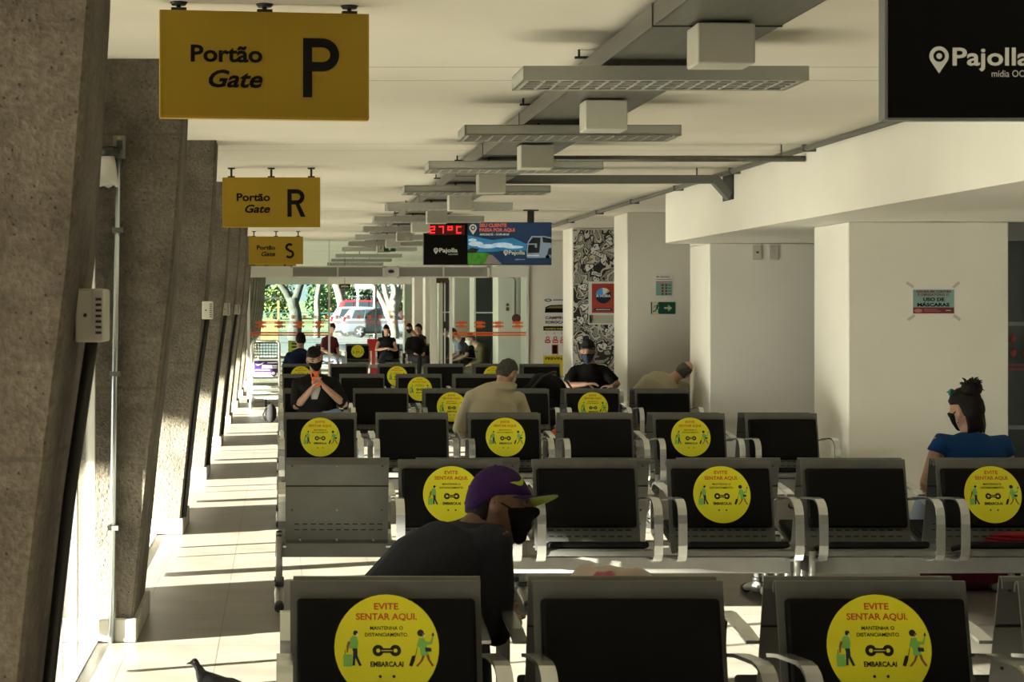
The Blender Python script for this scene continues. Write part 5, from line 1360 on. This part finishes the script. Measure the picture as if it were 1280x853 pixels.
# ------------------------------------------------------------------ outdoors behind the glass front
bench(0.85, 0.72, 4, 42.0, False, (1,), 'four-seat bench facing the camera outside beyond the glass front', LEG4)
sb = bench(0.0, 0.72, 4, 0.0, False, (), 'four-seat bench outside along the right wall, seen from its end', LEG4)
sb.location = (4.15, 38.9, 0); sb.rotation_euler = (0, 0, R(-90))
def pc(n, c): return cloth(n, c)
DKJ = cloth('dark_trousers', (0.03, 0.03, 0.035))
J = seated(1.13, 41.7, R(40), .43, .10, head=(1.22, 41.5, 1.20), fwd=(.6, -.6, -.5))
person(J, 'person in maroon top and pale jeans seated outside beyond the glass', SK3, pc('maroon', (.09, .012, .022)), 'short', pc('pale_jeans', (.24, .29, .34)), RUBBER, (short_hair, HAIRK), None, 1.1, .013)
J = seated(2.52, 41.7, 0, .43, .03, wrL=(2.50, 41.40, .72), wrR=(2.62, 41.38, .70), knR=(2.45, 41.25, .60), anR=(2.30, 41.15, .35))
def long_hair(x, y, z): return .90 + .22*sm(.12, .32, z + 1.25*min(1, max(0, -y*1.8)))
def tresses(root, J, r, f, u, h):
    g = G(HAIRK)
    for s in (-1, 1): g.tube([h + r*s*.072 - u*.01 - f*.02, h + r*s*.085 - u*.12 - f*.02, h + r*s*.075 - u*.22 + f*.0], [.026, .026, .008], 10)
    g.build('tresses', root)
person(J, 'woman in black tank top with long dark hair facing the camera outside', SK3, pc('black_tank', (.008, .008, .009)), 'none', pc('dark_jeans', (.02, .024, .035)), RUBBER, (long_hair, HAIRK), None, .92, .013, 1.0, (None, None), tresses)
J = seated(3.18, 41.65, R(25), .43, .06, head=(3.05, 41.55, 1.19), fwd=(-.1, -1, -.1))
person(J, 'man in black jacket and black mask seated outside beside the woman in black', SK1, pc('black_jacket', (.010, .010, .010)), 'long', DKJ, RUBBER, (short_hair, HAIRK), MASKK, 1.1, .013)
J = seated(3.42, 43.0, R(-60), .45, .02, head=(3.38, 42.95, 1.17))
stool = thing('stool', (3.42, 43.0, 0), 'small dark seat outside under the person behind the black-jacketed man', 'seat')
g = G(DARKM); g.tube([(0, 0, .40), (0, 0, .43)], [.2, .2], 18); g.build('seat', stool)
for q in range(4):
    g = G(DARKM); g.tube([(.13*math.cos(q*math.pi/2+.8), .13*math.sin(q*math.pi/2+.8), .40), (.17*math.cos(q*math.pi/2+.8), .17*math.sin(q*math.pi/2+.8), 0)], .012, 8); g.build('leg', stool)
person(J, 'bare-armed person in dark clothes seated outside behind the black-jacketed man', SK1, pc('dark_brown', (.03, .018, .014)), 'none', DKJ, RUBBER, (short_hair, HAIRK), None, 1.0, .013)
CAPD = mat('cap_dark', (.012, .012, .014), .85)
J = seated(3.93, 38.1, R(-90), .43, .08, head=(3.62, 38.1, 1.15), neck=(3.78, 38.1, 1.01), fwd=(-1, -.1, -.2))
person(J, 'man in dark cap and grey shirt outside, leaning forward in profile', SK2, pc('grey_shirt', (.14, .16, .18)), 'short', DKJ, RUBBER, None, None, 1.1, .013, 1.0, (None, None), lambda root, J, r, f, u, h: cap(root, J, r, f, u, h, CAPD, None, None, .08))
J = seated(3.93, 36.7, R(-90), .43, .06, head=(3.60, 36.7, 1.13), neck=(3.76, 36.7, 1.0), fwd=(-1, -.15, -.15))
person(J, 'person in black with a white mask outside, seated in profile', SK3, pc('black_tee', (.010, .010, .011)), 'short', DKJ, RUBBER, (short_hair, HAIRK), MASKW, 1.0, .013)
st2 = thing('stool', (4.0, 34.0, 0), 'small dark seat outside under the person in the olive jacket', 'seat')
for ch in kids(stool):
    c = ch.copy(); COL.objects.link(c); c.parent = st2
J = seated(3.92, 34.0, R(-90), .40, .05, head=(3.68, 34.0, 1.06), neck=(3.80, 34.0, .94), fwd=(-1, -.2, -.25))
person(J, 'person in olive jacket and pale mask outside behind the right glass pane', SK3, pc('olive_jacket', (.085, .070, .035)), 'long', pc('khaki', (.14, .12, .08)), RUBBER, (short_hair, HAIRG), MASKW, 1.15, .012)
root = thing('suitcase', (2.26, 43.0, 0), 'red upright suitcase outside beside the woman in black', 'suitcase')
REDS = mat('suitcase_red', (.40, .015, .015), .45)
g = G(REDS); g.box(-.13, .13, -.11, .11, .05, .92, bev=.03, seg=3); g.build('shell', root)
g = G(DARKM); g.tube([(-.07, .05, .91), (-.07, .05, 1.0), (.07, .05, 1.0), (.07, .05, .91)], .009, 8); g.build('handle', root)
for s in (-.09, .09):
    g = G(RUBBER); g.tube([(s-.012, 0, .028), (s+.012, 0, .028)], [.028, .028], 12); g.box(s-.01, s+.01, -.01, .01, .03, .06); g.build('wheel', root)
root = thing('carrier_bag', (3.02, 41.05, 0), 'pale plastic carrier bag on the floor outside by the seated group', 'bag')
g = G(WHITB); blob(g, (0, 0, .17), (.15, .12, .17), WHITB, 2); g.build('bag_body', root); g = G(WHITB); g.tube([(-.05, 0, .30), (-.04, 0, .42), (.04, 0, .42), (.05, 0, .30)], .012, 8); g.build('handle', root)
root = thing('notice_stand', (.30, 36.4, 0), 'yellow-green notice on a stand outside beyond the glass', 'sign')
YG_ = mat('notice_lime', (.25, .27, .03), .5)
g = G(YG_, INK); g.box(-.13, .13, -.008, .008, .72, .99, YG_); F = frame((0, -.0085, 0)); g.rect(-.06, .07, .91, .945, F, INK, .001); g.rect(-.06, .07, .84, .875, F, INK, .001); g.rect(-.07, .08, .78, .795, F, INK, .001); g.build('panel', root, normals=False)
g = G(DARKM); g.tube([(0, 0.02, 0), (0, 0.02, .75)], .014, 8); g.tube([(0, 0.02, 0), (0, .02, .015)], [.13, .13], 18); g.build('stand', root)

root = thing('hose_reel', P(645, 398, 35.17), 'dark red fire hose reel with a grey pipe on the pier behind the glass', 'hose reel')
g = G(mat('reel_red', (.10, .018, .012), .5)); g.tube([(0, -.09, 0), (0, 0.02, 0)], [.085, .085], 20); g.build('reel', root)
g = G(GALV); g.tube([(-.02, -.03, .05), (-.02, -.03, .75), (-.05, -.03, .82), (-.25, -.03, .84)], .02, 10); g.build('pipe', root)
root = thing('safety_notice', P(634.5, 384, 35.19), 'small brown safety notice on the white pier behind the glass', 'notice')
g = G(EXP); g.box(-.045, .045, -.004, .004, -.09, .09); g.build('sheet', root)
g = G(BMAR); F = frame((0, -.005, 0)); g.circ(0, .045, .03, F, BMAR, .001, 16); g.rect(-.03, .03, -.075, -.005, F, BMAR, .001); g.build('print', root, normals=False)

# ------------------------------------------------------------------ street, cars, trees
def car(root, m, L, H, Wd, gls, rim, lamp):
    """simple estate car, rear at x=0, nose at x=L, near side at y=-Wd/2"""
    w = Wd/2
    def sec(x, zb, zs, zt, ws, wt):
        return [Vector((x, -ws*.94, zb)), Vector((x, -ws, zb + .18)), Vector((x, -ws, (zb+zs)/2 + .05)), Vector((x, -ws*.97, zs)), Vector((x, -wt, zt - .03)), Vector((x, -wt*.85, zt)), Vector((x, wt*.85, zt)), Vector((x, wt, zt - .03)), Vector((x, ws*.97, zs)), Vector((x, ws, (zb+zs)/2 + .05)), Vector((x, ws, zb + .18)), Vector((x, ws*.94, zb))]
    g = G(m)
    S = [(0.0, .42, .80, .88, .88, .84), (.05, .30, .95, 1.02, .97, .90), (.14, .24, .98, 1.12, 1, .88), (.42, .22, .98, H*.93, 1, .78), (.70, .22, .98, H*.985, 1, .76), (1.4, .22, .98, H, 1, .76), (2.3, .22, .97, H*.985, 1, .76), (2.75, .22, .96, H*.93, 1, .77), (3.25, .22, .95, 1.18, 1, .82), (3.55, .22, .93, 1.0, 1, .86), (4.2, .24, .84, .90, .97, .86), (L-.12, .30, .72, .78, .90, .80), (L, .38, .58, .62, .78, .70)]
    g.rings([sec(x, zb, zs, zt, w*ws, w*wt) for x, zb, zs, zt, ws, wt in S]); g.build('body', root)
    for s in (-1, 1):
        g = G(gls)
        def side(x, z): # point on the glasshouse side
            t = (z - .98)/(H - .03 - .98); return Vector((x, s*(w*.97 + (w*.77 - w*.97)*t + .012), z))
        for pts in ([(.50, 1.02), (1.12, 1.02), (1.16, H-.12), (.66, H-.14)], [(1.18, 1.02), (2.02, 1.02), (2.02, H-.11), (1.22, H-.11)], [(2.08, 1.02), (3.02, 1.02), (2.58, H-.16), (2.08, H-.115)]):
            g.face([side(x, z) for x, z in pts], gls)
        g.build('side_windows', root)
        for x in (.92, 3.62):
            g = G(RUBBER, rim); g.tube([(x, s*(w-.16), .31), (x, s*(w+.02), .31)], [.32, .32], 24, RUBBER)
            F = (Vector((x, s*(w+.022), .31)), Vector((-s, 0, 0)), Vector((0, 0, 1)), Vector((0, s, 0)))
            for k in range(5):
                a = R(72*k); g.flat([(.05*math.cos(a-.7), .05*math.sin(a-.7)), (.20*math.cos(a-.22), .20*math.sin(a-.22)), (.20*math.cos(a+.22), .20*math.sin(a+.22)), (.05*math.cos(a+.7), .05*math.sin(a+.7))], F, rim, .004)
            g.circ(0, 0, .06, F, rim, .006, 14)
            g.build('wheel', root)
        g = G(lamp); g.box(.03, .14, s*(w*.86), s*(w*.99), .84, 1.10, bev=.02); g.build('tail_lamp', root)
        g = G(m); g.box(2.72, 2.92, s*(w*.98), s*(w*1.12), .98, 1.10, bev=.03); g.build('wing_mirror', root)
    g = G(gls); g.face([Vector((2.86, -w*.70, H*.90)), Vector((2.86, w*.70, H*.90)), Vector((3.36, w*.78, 1.11)), Vector((3.36, -w*.78, 1.11))]); 
    for v in g.bm.verts: v.co.x += .03; v.co.z += .02
    g.build('windscreen', root)
    g = G(DARKM); g.box(.3, 4.1, -w*.99, w*.99, .20, .30); g.build('sill', root)
SILV = mat('car_silver', (.085, .095, .11), .35, .2); CARR = mat('car_red', (.16, .008, .012), .35, .1); CARW = mat('car_white', (.11, .115, .12), .35, .1); CGL = mat('car_glass', (.015, .02, .024), .08); LAMP = mat('tail_lamp_red', (.35, .01, .01), .3)
root = thing('car', (3.30, 94.0, .17), 'silver estate car parked side-on beyond the light-barked tree', 'car'); car(root, SILV, 4.65, 1.60, 1.8, CGL, ALU, LAMP)
root = thing('car', (2.75, 98.0, .17), 'white car partly hidden behind the silver estate car', 'car'); car(root, CARW, 4.65, 1.66, 1.8, CGL, ALU, LAMP)
root = thing('car', (3.05, 101.6, .17), 'red car whose roof shows above the white car', 'car'); car(root, CARR, 4.65, 2.05, 1.8, CGL, ALU, LAMP)

GRASS = mat('lawn', (.10, .115, .034), .95, var=.35, vscale=.8)
g = G(GRASS); k_ = g.mi(GRASS)
g.face([(-60, 104, .17), (60, 104, .17), (60, 140, 2.3), (-60, 140, 2.3)]); g.face([(-60, 140, 2.3), (60, 140, 2.3), (60, 240, 2.3), (-60, 240, 2.3)]); tag(g.build('lawn'), None, None, None, 'structure')
BLD = mat('far_building_paint', (.05, .065, .08), .8, var=.15, vscale=.3); BLW = mat('far_window', (.02, .035, .05), .2)
root = thing('far_building', (4, 165, 2.3), 'long blue-grey building far behind the trees', 'building')
g = G(BLD); g.box(-40, 40, 0, 10, 0, 9); g.build('wall', root)
for k in range(24):
    g = G(BLW); g.box(-20 + 1.9*k, -18.9 + 1.9*k, -.06, 0.02, 2.2, 4.4); g.build('window', root)
g = G(CONC2); g.box(-40.5, 40.5, -.6, 10.5, 9, 9.5); g.build('roof', root)
BARK = mat('pale_bark', (.10, .086, .062), .9, var=.35, vscale=3); BARKD = mat('dark_bark', (.030, .026, .02), .95, var=.4, vscale=4)
LEAF = mat('leaf_green', (.035, .065, .013), .8, var=.45, vscale=1.5); LEAFD = mat('leaf_dark', (.010, .022, .008), .85, var=.4, vscale=1.5); LEAFY = mat('leaf_yellow_green', (.08, .095, .018), .8, var=.3, vscale=1.5)
def crown(g, c, r, n, m, sz, rnd):
    for _ in range(n):
        v = Vector((rnd.gauss(0, 1), rnd.gauss(0, 1), rnd.gauss(0, 1))).normalized() * rnd.uniform(.35, 1.0)
        p = Vector(c) + Vector((v.x*r[0], v.y*r[1], v.z*r[2])); a = Vector((rnd.uniform(-1, 1), rnd.uniform(-1, 1), rnd.uniform(-1, 1))).normalized()*sz; b = a.orthogonal().normalized()*sz*.55
        g.face([p - a, p + b, p + a, p - b], m)
def tree(loc, label, stems, bark, crowns, leaf, seed, sz=.16):
    rnd = random.Random(seed); root = thing('tree', loc, label, 'tree', 'trees beyond the street')
    g = G(bark)
    for pts, rs in stems:
        P_ = [Vector(p) for p in pts]; out = []; ro = []
        for i in range(len(P_)-1):
            for t in (0, .33, .66):
                out.append(P_[i].lerp(P_[i+1], t) + Vector((rnd.uniform(-.05, .05), rnd.uniform(-.05, .05), 0))*(1 if i + t > 0 else 0)); ro.append(rs[i] + (rs[i+1]-rs[i])*t)
        out.append(P_[-1]); ro.append(rs[-1]); g.tube(out, ro, 10, bark)
    remesh(g.build('trunk', root), .05, 2)
    g = G(leaf)
    for c, r, n in crowns: crown(g, c, r, n, leaf, sz, rnd)
    g.build('foliage', root, normals=False)
def X_(px, Y): return (px - 350)*Y/2200
tree((X_(491, 90), 90, .17), 'light-barked tree with several fanning stems in front of the silver car', [([(0, 0, 0), (0, 0, 1.0)], [.34, .27]), ([(0, 0, .8), (-.7, 0, 2.2), (-1.7, .1, 3.8), (-2.3, 0, 5.5)], [.20, .15, .12, .08]), ([(0, 0, .9), (-.35, 0, 2.4), (-.65, .2, 4.0), (-.8, 0, 6)], [.18, .15, .12, .08]), ([(0, 0, .9), (.05, -.1, 2.5), (-.15, 0, 4.2), (-.1, 0, 6)], [.20, .17, .14, .09]), ([(0, 0, .9), (.35, 0, 2.3), (.75, .1, 4.0), (1.1, 0, 6)], [.19, .15, .12, .08])], BARK,
     [((.2, 0, 6.4), (2.3, 2.0, 1.5), 1300), ((1.2, .5, 4.6), (1.2, 1.0, .6), 200)], LEAF, 1)
tree((X_(369, 86), 86, .17), 'dark forked tree near the left edge of the glass front', [([(0, 0, 0), (0, 0, 1.3), (-.15, 0, 2.0)], [.40, .30, .28]), ([(-.1, 0, 1.7), (-.7, 0, 2.7), (-1.3, 0, 4.2)], [.22, .17, .11]), ([(-.05, 0, 1.8), (.35, 0, 2.9), (.9, 0, 4.5)], [.22, .18, .12])], BARKD,
     [((-.2, 0, 5.0), (2.6, 2, 1.8), 1300), ((-1.9, .4, 3.2), (.9, .8, .8), 320)], LEAF, 2)
tree((X_(396, 92), 92, .17), 'slim white-trunked tree between the forked tree and the white frame', [([(0, 0, 0), (.05, 0, 1.8), (.15, 0, 3.4), (.2, 0, 5)], [.19, .16, .14, .1])], BARK, [((.2, 0, 5.6), (1.8, 1.6, 1.5), 700)], LEAF, 3)
tree((X_(428, 97), 103.2, .17), 'pale tree leaning left of the white frame', [([(.3, 0, 0), (.15, 0, 1.8), (-.1, 0, 3.0), (-.7, 0, 5)], [.34, .28, .25, .15]), ([(.1, 0, 2.2), (.6, 0, 3.6), (.9, 0, 5)], [.2, .16, .1])], BARK, [((0, 0, 5.8), (2.4, 2, 1.5), 900)], LEAFD, 4)
tree((X_(524, 99), 103.0, .17), 'dark bushy tree at the right behind the silver car', [([(0, 0, 0), (.1, 0, 2.0), (-.1, 0, 4)], [.36, .28, .2])], BARKD, [((.2, 0, 4.6), (1.8, 1.5, 1.9), 1500), ((.9, 0, 2.6), (.8, .8, 1.0), 400)], LEAFD, 5)
for i, (px, Y, w, h, m, lab) in enumerate(((345, 118, 3.2, 2.6, LEAFY, 'yellow-green shrub at the left beyond the street'), (402, 116, 2.4, 2.6, LEAF, 'bright green shrub beside the slim white tree'), (425, 122, 3.4, 3.0, LEAF, 'broad green shrub on the lawn behind the pale leaning tree'),
        (470, 120, 3.4, 2.6, LEAFD, 'dark shrub on the lawn behind the white frame'), (508, 118, 2.2, 2.2, LEAFY, 'yellowish shrub between the fanning stems'), (537, 116, 2.4, 3.0, LEAFD, 'dark shrub at the right end of the lawn'))):
    z0 = .17 + (Y-104)*2.13/36
    root = thing('shrub', (X_(px, Y), Y, z0), lab, 'shrub', 'shrubs on the lawn'); rnd = random.Random(20+i)
    g = G(m); crown(g, (0, 0, h*.52), (w/2, 1.0, h*.52), 900, m, .15, rnd); g.build('foliage', root, normals=False)
    g = G(BARKD)
    for q in range(4): g.tube([(.1*q-.15, 0, -.03), (.3*(q-1.5), .1*(q % 2), h*.6)], [.05, .02], 6)
    g.build('stems', root)
for i, (px, Y, h, w, m) in enumerate(((325, 150, 9, 4, LEAFD), (397, 150, 10, 4, LEAF), (470, 150, 9, 4, LEAFD), (541, 150, 11, 4, LEAFD))):
    tree((X_(px, Y), Y, 2.3), f'large background tree, {["first", "second", "third", "fourth"][i]} from the left behind the lawn', [([(0, 0, -.05), (0, 0, h*.6)], [.35, .2])], BARKD, [((0, 0, h*.58), (w/2, 2.5, h*.5), 1100)], m, 40+i, .34)
# white bus-stop frame, wooden kiosk, railing
root = thing('bus_stop_frame', (X_(457, 97), 96.5, .17), 'white bus-stop frame with a top panel beside the pale leaning tree', 'bus stop')
for s in (-.45, .45):
    g = G(FRAME); g.tube([(s, 0, 0), (s, 0, 3.0)], .05, 10); g.build('post', root)
g = G(FRAME); g.box(-.6, .6, -.15, .15, 2.62, 3.12, bev=.05); g.build('top_panel', root)
WOOD = mat('kiosk_wood', (.14, .08, .03), .7, var=.2, vscale=3)
root = thing('kiosk', (X_(336, 78), 78, .17), 'small wooden kiosk with dark roof at the left beyond the glass', 'kiosk')
g = G(WOOD); g.box(-.45, .45, -.3, .3, 0, 1.05, bev=.02); g.build('counter', root)
for s in (-.42, .42):
    g = G(WOOD); g.box(s-.05, s+.05, -.28, -.18, 1.05, 1.95); g.build('post', root)
g = G(DARKM); g.box(-.6, .6, -.4, .4, 1.95, 2.03); g.build('roof', root)
RAILM = mat('teal_rail', (.03, .075, .07), .5, .2)
root = thing('railing', (0, 103.6, .17), 'long teal metal railing along the foot of the lawn', 'railing')
g = G(RAILM); g.box(-9, 16, -.03, .03, 1.25, 1.31); g.box(-9, 16, -.03, .03, .2, .26); g.build('rail', root)
for k in range(26):
    g = G(RAILM); g.box(-9 + k - .025, -9 + k + .025, -.02, .02, 0, 1.25); g.build('post', root)
